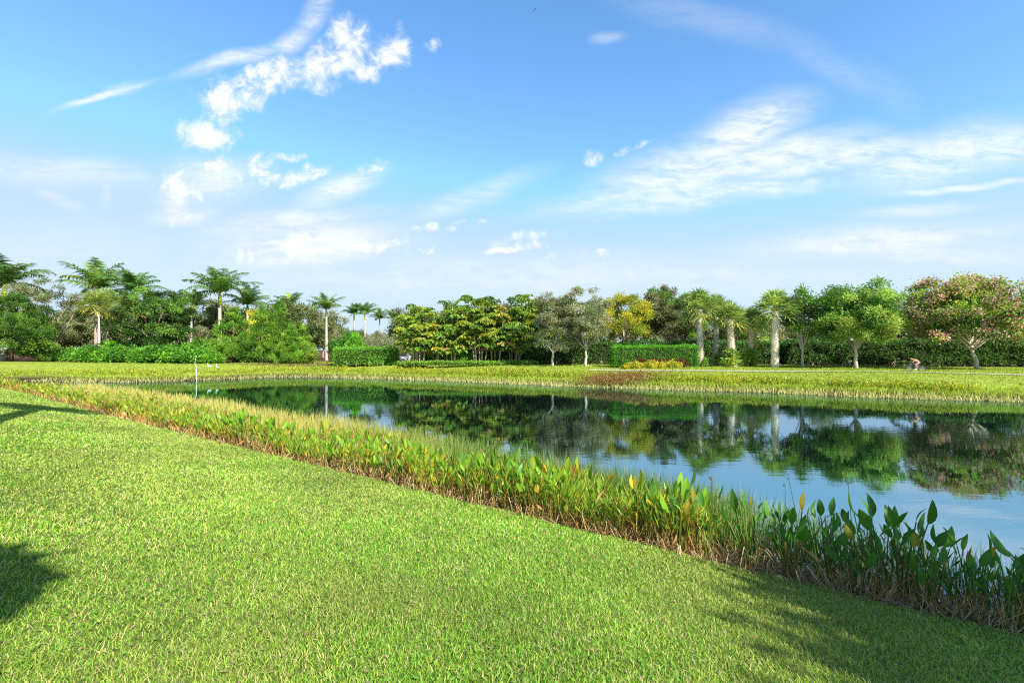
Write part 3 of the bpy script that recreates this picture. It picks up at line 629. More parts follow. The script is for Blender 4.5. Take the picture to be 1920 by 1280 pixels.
# lawn
x, y, r = logpolar(1350000, 1.7, 62, 55, .36)
sd = sdist(x, y); edge = 1.95 + .35 * (fbm(x * .8, y * .8, 5) - .5) * 2
k = (sd > edge - .12 * rng.random(len(x))) & (qline(x, y) < -1); x, y, r, sd = x[k], y[k], r[k], sd[k]
z = height(x, y, sd); n = len(x); P = np.stack([x, y, z - .01], 1)
dry = np.clip(fbm(x * .35, y * .35, 31) * 2.2 - .75 + (fbm(x * 3, y * 3, 33) - .5) * .9, 0, 1)
lush = fbm(x * .5 + 7, y * .5, 41)
GA, GB_, GS = np.array([.115, .275, .022]), np.array([.24, .34, .04]), np.array([.36, .35, .14])
w = rng.random(n)
C = np.where((w < .55 - .3 * dry)[:, None], GA, np.where((w < .84 - .12 * dry)[:, None], GB_, GS)) * (.62 + .75 * rng.random((n, 1)))
pt = np.clip((fbm(x * .24 + 5, y * .24 + 2, 43) - .52) * 2.4, 0, .32)[:, None]; C = C * (1 - pt) + np.array([.27, .27, .07]) * (.65 + .7 * rng.random((n, 1))) * pt
C *= (.70 + .65 * lush)[:, None] * (.86 + .28 * fbm(x * .9 + 3, y * .9, 47))[:, None]
Lb = (.028 + .05 * rng.random(n) ** 1.5) * (.8 + .5 * lush) * (1 + .012 * r); Wb = .0052 * np.maximum(1, r / 4.6) * (.7 + .7 * rng.random(n))
D = up_dirs(n, 1.15); B = hside(n) * (Lb * .25)[:, None]; B[:, 2] = -Lb * .15
lawn = MB(); lawn.blades(P, D, hside(n), Lb, Wb, C, B)
# low round weed leaves in the lawn
x, y, r = logpolar(4200, 1.8, 14, 56, .4); sd = sdist(x, y); k = (sd > 2.1) & (fbm(x * .7, y * .7, 51) > .47); x, y = x[k], y[k]; n = len(x)
P = np.stack([x, y, height(x, y) + .015 + .03 * rng.random(n)], 1); D = unit(hside(n) + np.array([0, 0, .35]))
lawn.kites(P, D, unit(np.cross(D, np.array([0, 0, 1.]))), .026 + .018 * rng.random(n), .020, np.array([.13, .27, .028]) * (.7 + .6 * rng.random((n, 1))), .1, .55)
x, y, r = logpolar(2600, 1.6, 12, 56, .4); sd = sdist(x, y); k = sd > 2.0; x, y = x[k], y[k]; n = len(x)     # dead leaf scraps
P = np.stack([x, y, height(x, y) + .02 + .03 * rng.random(n)], 1); D = unit(hside(n) + np.array([0, 0, .2]) * rng.normal(size=(n, 1)))
lawn.kites(P, D, unit(np.cross(D, np.array([0, 0, 1.]))), .03 + .03 * rng.random(n), .012, np.array([.34, .24, .13]) * (.6 + .6 * rng.random((n, 1))), 0)
tag(obj('lawn_grass', lawn.mesh('lawn_grass', M_grass)), 'short mown sunlit lawn grass on the near slope', 'grass', kind='stuff')
# far lawn sparse tufts
x, y, r = logpolar(160000, 40, 90, 52); sd = sdist(x, y); k = (sd > 3.6) & (qline(x, y) > 5) & (sd < 26); x, y, sd = x[k], y[k], sd[k]; n = len(x)
fl = MB(); Lb = .09 + .08 * rng.random(n)
fl.blades(np.stack([x, y, height(x, y, sd)], 1), up_dirs(n, .9), hside(n), Lb, .05, np.array([.20, .30, .03]) * (.75 + .5 * rng.random((n, 1))) + np.array([.07, .03, .015]) * fbm(x * .3, y * .3, 61)[:, None])
tag(obj('far_lawn_grass', fl.mesh('far_lawn_grass', M_grass)), 'pale mown lawn grass on the far bank', 'grass', kind='stuff')

def wband(x, y): return np.clip(2.6 - 1.6 * x / np.maximum(y, .5), .7, 3.6)
isnear = lambda x, y: (qline(x, y) < 7) & (y < 54)
# rushes: fine grass standing in the water at the near side
x, y, r = logpolar(420000, 5, 60, 52, .35); sd = sdist(x, y); u = x / y
W_ = (wband(x, y) + .7) * (.75 + .5 * fbm(x * .45, y * .45, 71))
k = isnear(x, y) & (sd < .5) & (sd > -W_) & (rng.random(len(x)) < np.where(u > .5, .26, 1.0)); x, y, r, sd, u = x[k], y[k], r[k], sd[k], u[k]; n = len(x)
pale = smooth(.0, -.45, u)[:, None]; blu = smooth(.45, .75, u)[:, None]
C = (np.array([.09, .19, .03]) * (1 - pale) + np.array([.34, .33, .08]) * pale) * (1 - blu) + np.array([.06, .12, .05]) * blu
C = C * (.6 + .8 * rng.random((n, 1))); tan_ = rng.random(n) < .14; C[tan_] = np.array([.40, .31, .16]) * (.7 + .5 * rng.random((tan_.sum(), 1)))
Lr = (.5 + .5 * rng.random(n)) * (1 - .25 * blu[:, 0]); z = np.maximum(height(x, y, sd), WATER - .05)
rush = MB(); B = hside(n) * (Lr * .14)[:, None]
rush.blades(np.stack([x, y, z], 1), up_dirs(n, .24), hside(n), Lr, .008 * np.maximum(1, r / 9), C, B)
tag(obj('rush_grass', rush.mesh('rush_grass', M_grass)), 'fine upright rushes standing in the shallow water along the near shore', 'rushes', kind='stuff')
# broad leaved filler between the single plants and farther left
x, y, r = logpolar(260000, 5, 62, 52, .45); sd = sdist(x, y); u = x / y
k = isnear(x, y) & (sd < 1.75 + .2 * rng.random(len(x))) & (sd > -.55 * wband(x, y)) & (rng.random(len(x)) < np.where(u > .42, .16, .95) * smooth(.28, .54, fbm(x * .8, y * .8, 83))) & (r > 6); x, y, r, sd, u = x[k], y[k], r[k], sd[k], u[k]; n = len(x)
z = np.maximum(height(x, y, sd), WATER - .02)
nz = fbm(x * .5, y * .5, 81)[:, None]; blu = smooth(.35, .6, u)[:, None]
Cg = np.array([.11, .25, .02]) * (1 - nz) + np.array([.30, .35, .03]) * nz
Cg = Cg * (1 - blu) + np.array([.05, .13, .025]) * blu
C = Cg * (.6 + .75 * rng.random((n, 1)))
w = rng.random(n); yl = (w < .09) & (blu[:, 0] < .5); C[yl] = np.array([.46, .33, .03]) * (.7 + .6 * rng.random((yl.sum(), 1)))
br = (w > .93); C[br] = np.array([.26, .13, .05]) * (.6 + .6 * rng.random((br.sum(), 1)))
hh = (.25 + .55 * rng.random(n)) * (.25 + 1.6 * fbm(x * .65, y * .65, 84)); lf = MB(); D = up_dirs(n, .45)
Pl = np.stack([x, y, z], 1) + D * hh[:, None] * .8
D2 = unit(D + hside(n) * .4); ll = .18 + .18 * rng.random(n)
S = unit(np.cross(D2, hside(n)))
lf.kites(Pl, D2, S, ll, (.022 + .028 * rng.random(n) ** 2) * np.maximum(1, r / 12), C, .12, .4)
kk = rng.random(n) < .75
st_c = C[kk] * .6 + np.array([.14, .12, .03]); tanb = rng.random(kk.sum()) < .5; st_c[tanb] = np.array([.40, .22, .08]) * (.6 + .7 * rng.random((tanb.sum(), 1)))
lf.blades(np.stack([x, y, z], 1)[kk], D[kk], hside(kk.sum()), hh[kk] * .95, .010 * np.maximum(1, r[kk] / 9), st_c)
tag(obj('shore_reeds', lf.mesh('shore_reeds', M_reed)), 'dense yellow green leafy reeds massed along the near shore', 'reeds', kind='stuff')
# dry stalks at the lawn edge
x, y, r = logpolar(110000, 5, 50, 52, .4); sd = sdist(x, y); k = isnear(x, y) & (sd > .15) & (sd < 2.05 + .15 * rng.random(len(x))) & (rng.random(len(x)) < .75); x, y, r, sd = x[k], y[k], r[k], sd[k]; n = len(x)
P = np.stack([x, y, height(x, y, sd) + .02], 1)
pal = np.array([(.46, .33, .18), (.55, .43, .26), (.30, .17, .08), (.40, .22, .08), (.22, .14, .08)])
C = pal[rng.integers(0, 5, n)] * (.6 + .7 * rng.random((n, 1))); D = up_dirs(n, 1.35); Lr = .15 + .32 * rng.random(n) ** 1.4
B = hside(n) * (Lr * .35)[:, None]; B[:, 2] = -Lr * .3
ds = MB(); ds.blades(P, D, hside(n), Lr, .009 * np.maximum(1, r / 9), C, B)
x, y, r = logpolar(90000, 5, 50, 52, .4); sd = sdist(x, y); k = isnear(x, y) & (sd > .5) & (sd < 2.0) & (rng.random(len(x)) < .8); x, y, r, sd = x[k], y[k], r[k], sd[k]; n = len(x)
C = np.array([(.50, .36, .17), (.56, .30, .08), (.45, .40, .10), (.34, .17, .06)])[rng.integers(0, 4, n)] * (.6 + .7 * rng.random((n, 1))); Lr = .2 + .4 * rng.random(n); kp = (rng.random(n) < np.where(x / y > .33, .3, .75)) & (fbm(x * 1.1, y * 1.1, 77) > .38); x, y, r, sd, C, Lr = x[kp], y[kp], r[kp], sd[kp], C[kp], Lr[kp]; n = len(x)
ds.blades(np.stack([x, y, height(x, y, sd)], 1), up_dirs(n, .85), hside(n), Lr, .009 * np.maximum(1, r / 9), C, hside(n) * (Lr * .2)[:, None])
tag(obj('dry_stalks', ds.mesh('dry_stalks', M_dry)), 'tangle of dead tan stalks between lawn edge and reeds', 'dead stalks', kind='stuff')
reseed(9999)
# far bank: pale grass at the waterline, leafy weeds above it
x, y, r = logpolar(520000, 33, 80, 52); sd = sdist(x, y); k = ~isnear(x, y) & (sd > -.5 * fbm(x * .5, y * .5, 89) - .05) & (sd < 2.8) & (y > 20); x, y, sd = x[k], y[k], sd[k]; n = len(x)
t = smooth(.1, 1.3, sd + .8 * (fbm(x * .8, y * .8, 88) - .5))[:, None]; C = (np.array([.40, .39, .14]) * (1 - t) + np.array([.25, .34, .03]) * t) * (.65 + .7 * rng.random((n, 1)))
fg = MB(); Lr = .10 + .38 * rng.random(n) ** 1.6
fg.blades(np.stack([x, y, np.maximum(height(x, y, sd), WATER - .02)], 1), up_dirs(n, .5), hside(n), Lr, .024, C)
tag(obj('far_bank_grass', fg.mesh('far_bank_grass', M_grass)), 'pale yellow grass fringe along the far waterline', 'grass', kind='stuff')
x, y, r = logpolar(520000, 33, 85, 52); sd = sdist(x, y); zone = fbm(x * .14, y * .14, 91)
k = ~isnear(x, y) & (sd > 1.0 + 1.6 * fbm(x * .4, y * .4, 93)) & (sd < 2.2 + 2.9 * zone - 1.0 * smooth(12, 26, x)) & (y > 20) & (rng.random(len(x)) < smooth(.15, .42, fbm(x * .3, y * .3, 95))); x, y, sd = x[k], y[k], sd[k]; n = len(x)
hgt = (.2 + .5 * rng.random(n)) * (.55 + .9 * fbm(x * .5, y * .5, 96)); nz = fbm(x * .35, y * .35, 97)[:, None]
C = (np.array([.17, .30, .02]) * (1 - nz) + np.array([.42, .44, .03]) * nz) * (.55 + .8 * rng.random((n, 1)))
w = rng.random(n); o_ = w < .07; C[o_] = np.array([.50, .25, .04]) * (.7 + .5 * rng.random((o_.sum(), 1))); d_ = w > .92; C[d_] = np.array([.10, .07, .025])
D = up_dirs(n, .6); fw = MB()
fw.kites(np.stack([x, y, height(x, y, sd)], 1) + D * (hgt * .7)[:, None], unit(D + hside(n) * .5), hside(n), .22, .09, C, .1)
kk = rng.random(n) < .5; fw.blades(np.stack([x, y, height(x, y, sd)], 1)[kk], D[kk], hside(kk.sum()), hgt[kk], .03, C[kk] * .6)
# rusty weed patch
a = rng.random((5000, 3)); cx_, cy_ = at(1140, 48.5)[:2]; x = cx_ + rng.normal(size=5000) * 2.6; y = cy_ + rng.normal(size=5000) * .9; sd = sdist(x, y); k = sd > -.1; x, y, sd = x[k], y[k], sd[k]; n = len(x)
D = up_dirs(n, .5); hgt = .4 + .8 * rng.random(n)
fw.kites(np.stack([x, y, height(x, y, sd)], 1) + D * (hgt * .7)[:, None], unit(D + hside(n) * .5), hside(n), .22, .07, pal_pick([(.20, .09, .04), (.28, .14, .06), (.24, .20, .04), (.14, .08, .04)], n, .3), .1)
tag(obj('far_bank_weeds', fw.mesh('far_bank_weeds', M_reed)), 'yellow and orange leafy weeds in a band along the far bank', 'weeds', kind='stuff')

reseed(8888)
# single water plants close to the camera
def lance(mb, base, d, nrm, L, W, col, bend=.25):
    ts = np.array([0, .1, .28, .5, .72, .88, 1]); ws = np.array([.06, .5, .92, 1, .74, .38, .02]) * W / 2
    s = unit(np.cross(d, nrm)); nn = np.cross(s, d)
    ctr = base + d * (ts * L)[:, None] - nn * (bend * L * ts ** 2)[:, None]
    rows = np.stack([ctr - s * ws[:, None] + nn * (ws * .35)[:, None], ctr, ctr + s * ws[:, None] + nn * (ws * .35)[:, None]], 1)
    c = np.repeat(np.array(col)[None], 21, 0) * np.repeat(.92 + .16 * ts, 3)[:, None]; c[1::3] *= 1.12
    mb.strip(rows, c)
def pond_plant(kind, nl):
    lv, st, dd = MB(), MB(), MB()
    for k in range(nl):
        az = rng.random() * 2 * PI; tl = .08 + .45 * rng.random() ** 1.4; h = .22 + .7 * rng.random() ** .8
        d = np.array([math.sin(tl) * math.cos(az), math.sin(tl) * math.sin(az), math.cos(tl)]); b0 = np.array([math.cos(az), math.sin(az), 0]) * .07 * rng.random()
        mid = b0 + d * h * .5 + np.array([0, 0, .03]); top = b0 + d * h
        w = rng.random()
        g0 = {'green': (.06, .17, .022), 'lime': (.14, .29, .02), 'yellow': (.25, .34, .03)}[kind]
        col = np.array(g0) * (.75 + .55 * rng.random())
        if w < {'green': .035, 'lime': .05, 'yellow': .16}[kind]: col = np.array([.48, .33, .03] if kind != 'green' else [.22, .19, .03]) * (.8 + .4 * rng.random())
        elif w > .94: col = np.array([.30, .15, .06])
        st.tube([b0 + np.array([0, 0, -.12]), mid, top], [.012, .009, .006], np.array([.12, .20, .035]) * (.8 + .5 * rng.random()) if rng.random() < .75 else np.array([.30, .20, .06]), 5, cap=False)
        dl = unit(d + np.array([math.cos(az), math.sin(az), 0]) * (rng.random() * .6 - .1)); nr = unit(np.cross(dl, hside(1)[0]))
        L = .17 + .14 * rng.random(); lance(lv, top, dl, nr, L, L * (.27 + .17 * rng.random()), col, .5 * rng.random())
    for k in range(9):
        az = rng.random() * 2 * PI; L = .25 + .4 * rng.random(); o = np.array([math.cos(az), math.sin(az), 0]); s = np.array([-o[1], o[0], 0]); t = np.linspace(0, 1, 5)
        ctr = o * (t * L * .85)[:, None] + np.array([0, 0, 1.]) * (L * .75 * np.sin(PI * np.minimum(t * 1.05, 1)) * (.4 + .6 * rng.random()))[:, None]
        wd = .011 * (1.1 - t); c = np.array([(.48, .35, .19), (.36, .20, .08), (.56, .44, .27)][k % 3]) * (.7 + .5 * rng.random())
        dd.strip(np.stack([ctr - s * wd[:, None], ctr + s * wd[:, None]], 1), c)
    for k in range(2):
        az = rng.random() * 2 * PI; d = unit(np.array([math.cos(az), math.sin(az), -.6])); lance(dd, np.array([math.cos(az) * .18, math.sin(az) * .18, .15 + .25 * rng.random()]), d, unit(np.cross(d, hside(1)[0])), .2, .05, np.array([.36, .19, .08]), .2)
    return [('leaves', lv.mesh('leaves', M_reed, True)), ('stalks', st.mesh('stalks', M_reed, True)), ('dead_leaves', dd.mesh('dead_leaves', M_dry))]
VAR = {'green': [pond_plant('green', n) for n in (9, 11, 12, 8)], 'lime': [pond_plant('lime', n) for n in (10, 12, 13, 9)], 'yellow': [pond_plant('yellow', n) for n in (10, 12, 12, 9)]}
x, y, r = logpolar(60000, 5, 24, 49, .8); sd = sdist(x, y); u = x / y
k = isnear(x, y) & (sd < 1.8) & (sd > -.4 * wband(x, y)) & (rng.random(len(x)) < np.exp(-((sd - 1.0) / .9) ** 2)) & (fbm(x * .8, y * .8, 85) > .36 + .1 * rng.random(len(x))); x, y, r, sd, u = x[k], y[k], r[k], sd[k], u[k]
keep = []
for i_ in range(len(x)):
    dm = .25 + .010 * r[i_] + (.17 if u[i_] > .4 else 0)
    if all((x[i_] - x[j_]) ** 2 + (y[i_] - y[j_]) ** 2 > dm * dm for j_ in keep): keep.append(i_)
    if len(keep) > 800: break
keep = sorted(keep, key=lambda q: r[q])[:290]
for i_ in keep:
    uu = u[i_]; w = rng.random()
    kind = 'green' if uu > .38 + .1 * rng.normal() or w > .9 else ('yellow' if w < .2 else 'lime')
    edge_ = 'at the lawn edge' if sd[i_] > 1.0 else ('on the wet bank' if sd[i_] > 0 else 'in shallow water')
    where = 'shaded, at the right' if uu > .42 else ('sunlit, mid shore' if uu > -.1 else 'sunlit, farther left')
    lab = {'green': 'dark green broad leaved water plant', 'lime': 'lime green broad leaved water plant', 'yellow': 'yellowing broad leaved water plant'}[kind] + f' {edge_}, {where}'
    z_ = max(H1(x[i_], y[i_]), WATER - .15)
    s = (.7 + .35 * rng.random()) * (.42 + 1.2 * float(fbm(np.array([x[i_] * .65]), np.array([y[i_] * .65]), 84)[0])) * (1.26 if uu > .42 else 1)
    plant_tree('water_plant', lab, 'water plant', VAR[kind][int(rng.integers(0, 4))], (x[i_], y[i_], z_), rng.random() * 6.28, s, 'lance leaved water plants on the near shore, ' + kind)
# tall seed stalks
for px, bpx, py_top, Y, lab in [(1478, 1500, 895, 8.3, 'tall leaning seed stalk with dark bead tip in the shaded plants'), (1472, 1458, 908, 8.4, 'arching thin seed stalk beside the tall leaning one'), (1590, 1592, 905, 8.0, 'straight thin seed stalk over the blue water'), (1107, 1090, 786, 12.0, 'tall curved seed stalk against the dark reflection, right one'), (1040, 1034, 792, 12.6, 'tall thin seed stalk against the dark reflection, left one'), (1333, 1328, 893, 9.4, 'thick orange brown flower head on a stalk'), (918, 915, 806, 13.2, 'pinkish flower spike above the middle reeds'), (1112, 1104, 806, 11.5, 'short reddish seed stalk between two taller ones')]:
    b0 = at(bpx, Y); b0[2] = max(b0[2], WATER - .1); tp = np.array([(px - CX) / F * Y, Y, zrow(py_top, Y)]); t = np.linspace(0, 1, 7)[:, None]
    pts = (tp - b0) * t; pts[:, 0] += .05 * np.sin(PI * t[:, 0]); sb = MB(); sb.tube(pts, .007 - .003 * t[:, 0], np.array([.10, .14, .04]), 5)
    hb = MB(); brown = np.array([.33, .15, .04]) if 'orange' in lab else (np.array([.38, .2, .18]) if 'pink' in lab else np.array([.06, .035, .03])); big = 'orange' in lab or 'pink' in lab
    m = 40 if big else 9; off = rng.normal(size=(m, 3)) * (np.array([.012, .012, .032]) if big else np.array([.012, .012, .02])); D = rand_dirs(m)
    hb.kites(pts[-1] - np.array([0, 0, .05 if big else 0]) + off, D, perp(D), .03, .018, pal_pick([brown], m, .4))
    o = thing('seed_stalk', lab, 'plant stalk', b0, 0, 1, 'seed stalks above the reeds'); obj('stalk', sb.mesh('stalk', M_reed), o); obj('seed_head', hb.mesh('seed_head', M_dry), o)

#@@THINGS
# ------------------------------------------------------------------ path, post, birds, car, cyclist
pp = np.array([at(px, Y)[:2] for px, Y in [(1105, 55.2), (1141, 54.2), (1220, 52.6), (1300, 51), (1400, 49.4), (1500, 47.8), (1610, 46), (1715, 44.5), (1830, 42.6), (1960, 40.5), (2200, 37)]])
tt = np.linspace(0, len(pp) - 1, 80); cl = np.stack([np.interp(tt, np.arange(len(pp)), pp[:, q]) for q in (0, 1)], 1)
nrm = unit(np.gradient(cl, axis=0)); nrm = np.stack([-nrm[:, 1], nrm[:, 0]], 1)
rows = np.stack([np.column_stack([cl + nrm * o, height(cl[:, 0] + nrm[:, 0] * o, cl[:, 1] + nrm[:, 1] * o) + .06]) for o in (-.42, -.13, .13, .42)], 1)
pm = MB(); pm.strip(rows, np.array([.36, .34, .26])); tag(obj('footpath', pm.mesh('footpath', M_conc)), kind='structure')
dr = MB(); c0 = at(752, 76); 
xs = np.linspace(-2.6, 2.6, 4); ys = np.linspace(-6.2, 6, 12)
rows = np.stack([np.column_stack([c0[0] + xs + .0 * yy, np.full(4, c0[1] + yy), height(c0[0] + xs, np.full(4, c0[1] + yy)) + .05]) for yy in ys], 0)
dr.strip(rows, np.array([.50, .48, .46])); tag(obj('driveway', dr.mesh('driveway', M_conc)), kind='structure')

# marker post in the pond
b0 = np.array([(368.5 - CX) / F * 57.6, 57.6, WATER - .6]); t = thing('marker_post', 'white pipe post standing in the water near the far left bank', 'post', b0)
mb = MB(); hgt = zrow(687, 57.6) - b0[2]; mb.tube([(0, 0, 0), (-.02, 0, hgt * .5), (-.03, 0, hgt)], [.042, .042, .042], np.array([.55, .53, .49]), 10); mb.tube([(-.03, 0, hgt), (-.03, 0, hgt + .04)], [.06, .06], np.array([.7, .68, .65]), 10)
obj('pole', mb.mesh('pole', M_white, True), t)
mb = MB(); mb.tube([(-.05, 0, hgt), (-.2, 0, hgt + .45), (-.02, 0, hgt + 1.3)], [.022, .02, .014], np.array([.6, .56, .5]), 6); obj('whip', mb.mesh('whip', M_white), t)

# egrets
def egret(px, Y, py, label, rz, s=1.0):
    p = np.array([(px - CX) / F * Y, Y, 0.]); p[2] = H1(p[0], Y); gz = zrow(py, Y) - p[2] - .32
    t = thing('white_bird', label, 'bird', p, rz, s, 'white birds on the far bank')
    wv, ed, rd = [], [], []
    sk = [(0, 0, .62, .08), (.14, 0, .66, .115), (.28, 0, .66, .10), (.38, 0, .74, .05), (.42, 0, .86, .035), (.38, 0, .98, .03), (.42, 0, 1.07, .04), (.47, 0, 1.07, .03), (-.14, 0, .57, .03)]
    me = bpy.data.meshes.new('body'); me.from_pydata([q[:3] for q in sk], [(0, 1), (1, 2), (2, 3), (3, 4), (4, 5), (5, 6), (6, 7), (0, 8)], [])
    ca = me.color_attributes.new('Col', 'FLOAT_COLOR', 'POINT'); ca.data.foreach_set('color', np.tile([.85, .85, .83, 1], len(sk)).astype(np.float32)); me.materials.append(M_plume)
    o = obj('body', me, t); sm = o.modifiers.new('Skin', 'SKIN'); o.modifiers.new('Sub', 'SUBSURF').levels = 1
    for v, q in zip(me.skin_vertices[0].data, sk): v.radius = (q[3], q[3])
    me.skin_vertices[0].data[1].use_root = True
    lb = MB()
    for sg in (-1, 1): lb.tube([(.12, .05 * sg, .6), (.10, .05 * sg, .3), (.13, .05 * sg, 0)], [.014, .01, .01], np.array([.05, .05, .05]), 5); lb.tube([(.13, .05 * sg, .01), (.2, .05 * sg, .005)], [.01, .006], np.array([.05, .05, .05]), 4)
    obj('legs', lb.mesh('legs', M_feather), t)
    bb = MB(); bb.tube([(.46, 0, 1.07), (.60, 0, 1.05)], [.016, .003], np.array([.6, .4, .06]), 5); obj('bill', bb.mesh('bill', M_feather), t)
egret(408.5, 63.0, 692, 'white wading bird on the far bank, right of a pair', 2.6, 1.0)
egret(395, 63.4, 694.5, 'white wading bird on the far bank, left of a pair', 3.4, .85)

# two birds flying high
def flyer(px, py, Y, label, rz):
    p = np.array([(px - CX) / F * Y, Y, zrow(py, Y)]); t = thing('flying_bird', label, 'bird', p, rz, 1.0, 'birds in the sky')
    mb = MB(); dk = np.array([.03, .03, .035]); mb.tube([(-.25, 0, 0), (-.1, 0, 0), (.1, 0, .01), (.22, 0, .02), (.3, 0, .02)], [.02, .07, .08, .045, .008], dk, 8); obj('body', mb.mesh('body', M_feather, True), t)
    for sg in (-1, 1):
        w = MB(); yy = np.linspace(0, .62, 6); ch = np.array([.2, .2, .17, .13, .08, .02]); zz = .12 * np.sin(yy / .62 * 2.4)
        w.strip(np.stack([np.stack([.1 - ch * 0 - .15 * yy, sg * yy, zz], 1), np.stack([.1 - ch - .2 * yy, sg * yy, zz - .01], 1)], 1), dk); obj('wing', w.mesh('wing', M_feather), t)
flyer(1004, 17, 190, 'small dark bird high in the sky, upper one of two', .9)
flyer(1001.5, 20.5, 190, 'small dark bird high in the sky, lower one of two', .8)

# parked car seen from its front between hedge and palms
cp = at(757, 80); car = thing('parked_car', 'silver car parked between the left hedge and the fishtail palms', 'car', (cp[0], cp[1], cp[2] + .05), 0)
def loft(mb, secs, col):
    secs = np.array(secs, float); k, m = secs.shape[:2]; rows = np.concatenate([secs, secs[:, :1]], 1); mb.strip(rows, col)
    for s_, fl_ in ((0, 1), (k - 1, 0)):
        c = secs[s_].mean(0); V = np.vstack([secs[s_], c]); mb.add(V, col, None, [[q, (q + 1) % m, m] if fl_ else [(q + 1) % m, q, m] for q in range(m)])
def sec(y, hw, z0, z1, r=.12): return [(-hw + r, y, z0), (hw - r, y, z0), (hw, y, z0 + r), (hw, y, z1 - r), (hw - r, y, z1), (-hw + r, y, z1), (-hw, y, z1 - r), (-hw, y, z0 + r)]
mb = MB(); silver = np.array([.42, .43, .45])
loft(mb, [sec(-2.2, .74, .32, .70), sec(-2.05, .86, .24, .80), sec(-1.2, .9, .2, .92), sec(-.5, .9, .2, .98), sec(1.6, .9, .2, 1.0), sec(2.1, .84, .28, .95), sec(2.2, .76, .34, .85)], silver)
loft(mb, [sec(-.95, .72, .93, 1.0, .03), sec(-.15, .66, .95, 1.43, .12), sec(1.0, .66, .95, 1.46, .12), sec(1.9, .7, .93, 1.02, .03)], silver * .98)
body = obj('body', mb.mesh('body', M_paint, True), car)
w = MB(); w.strip(np.array([[(-.64, -.99, 1.0), (.64, -.99, 1.0)], [(-.54, -.22, 1.41), (.54, -.22, 1.41)]]) + np.array([0, -.02, .02]), np.array([.02, .025, .03])); obj('windscreen', w.mesh('windscreen', M_glass), car)
for sg in (-1, 1):
    w = MB(); w.strip(np.array([[(sg * .74, -.75, 1.0), (sg * .685, -.15, 1.36)], [(sg * .74, 1.6, 1.0), (sg * .685, 1.0, 1.38)]]), np.array([.02, .025, .03])); obj('side_window', w.mesh('side_window', M_glass), car)
    h_ = MB(); h_.blob((sg * .62, -2.12, .66), (.17, .1, .07), np.array([.8, .82, .85])); obj('headlight', h_.mesh('headlight', M_glass, True), car)
    for yy in (-1.4, 1.35):
        wh = MB(); th = np.linspace(0, 2 * PI, 21); prof = [(.2, .1), (.31, .1), (.33, .06), (.33, -.06), (.31, -.1), (.2, -.1)]
        wh.strip(np.array([[(sg * .82 + q[1], yy + q[0] * math.cos(a_), .33 + q[0] * math.sin(a_)) for q in prof] for a_ in th]), np.array([.015, .015, .016])); wo = obj('wheel', wh.mesh('wheel', M_rubber), car)
        ri = MB(); ri.strip(np.array([[(sg * .90, yy + .2 * math.cos(a_), .33 + .2 * math.sin(a_)), (sg * .86, yy, .33)] for a_ in th]), np.array([.45, .45, .46])); obj('rim', ri.mesh('rim', M_metal), wo)
bu = MB(); bu.box((0, -2.21, .36), (1.5, .1, .14), np.array([.05, .05, .052])); bu.box((0, -2.2, .56), (.8, .08, .1), np.array([.03, .03, .03])); obj('bumper', bu.mesh('bumper', M_rubber), car)

# cyclist on the path, bent low, heading left
cp = at(1717, 44.6); HD = math.atan2(1.9, -7.2) * 1.0
bike = thing('bicycle', 'dark bicycle ridden along the pale footpath', 'bicycle', (cp[0], cp[1], cp[2] + .07), HD)     # local +x is forward
def wheel(x):
    mb = MB(); th = np.linspace(0, 2 * PI, 25); R0 = .31
    mb.strip(np.array([[(x + (R0 + .022 * math.cos(b_)) * math.cos(a_), .022 * math.sin(b_), .33 + (R0 + .022 * math.cos(b_)) * math.sin(a_)) for b_ in np.linspace(0, 2 * PI, 7)] for a_ in th]), np.array([.02, .02, .024])); w = obj('wheel', mb.mesh('wheel', M_rubber), bike)
    sp = MB()
    for k in range(14):
        a_ = k * 2 * PI / 14; sp.tube([(x, .02 * (-1) ** k, .33), (x + .29 * math.cos(a_), 0, .33 + .29 * math.sin(a_))], .004, np.array([.5, .5, .55]), 4, False)
    sp.tube([(x, -.05, .33), (x, .05, .33)], .025, np.array([.3, .3, .3]), 6); obj('spokes', sp.mesh('spokes', M_metal), w)
wheel(.5); wheel(-.5)
fr = MB(); fc = np.array([.07, .09, .22])
for a_, b_ in [((-.5, 0, .33), (-.08, 0, .30)), ((-.08, 0, .30), (.36, 0, .66)), ((-.2, 0, .68), (.35, 0, .74)), ((-.08, 0, .30), (-.22, 0, .78)), ((-.5, 0, .33), (-.2, 0, .68)), ((.35, 0, .76), (.5, 0, .33))]: fr.tube([a_, b_], .02, fc, 7)
obj('frame', fr.mesh('frame', M_metal, True), bike)
hb = MB(); hb.tube([(.35, 0, .74), (.36, 0, .86)], .014, np.array([.1, .1, .1]), 6); hb.tube([(.34, -.28, .87), (.38, -.1, .87), (.38, .1, .87), (.34, .28, .87)], .013, np.array([.1, .1, .1]), 6); obj('handlebar', hb.mesh('handlebar', M_metal), bike)
sa = MB(); sa.blob((-.24, 0, .81), (.14, .07, .035), np.array([.03, .03, .03])); obj('saddle', sa.mesh('saddle', M_rubber, True), bike)
cr = MB(); cr.tube([(-.08, -.12, .30), (-.08, .12, .30)], .015, np.array([.3, .3, .3]), 6)
for sg, dx, dz in ((1, .12, -.1), (-1, -.12, .1)): cr.tube([(-.08, sg * .1, .30), (-.08 + dx, sg * .11, .30 + dz)], .012, np.array([.3, .3, .3]), 6); cr.box((-.08 + dx, sg * .16, .30 + dz), (.09, .09, .02), np.array([.04, .04, .04]))
obj('pedals', cr.mesh('pedals', M_metal), bike)
pers = thing('person', 'person in tan top and pale shorts bent low over a bicycle', 'person', (cp[0], cp[1], cp[2] + .07), HD)
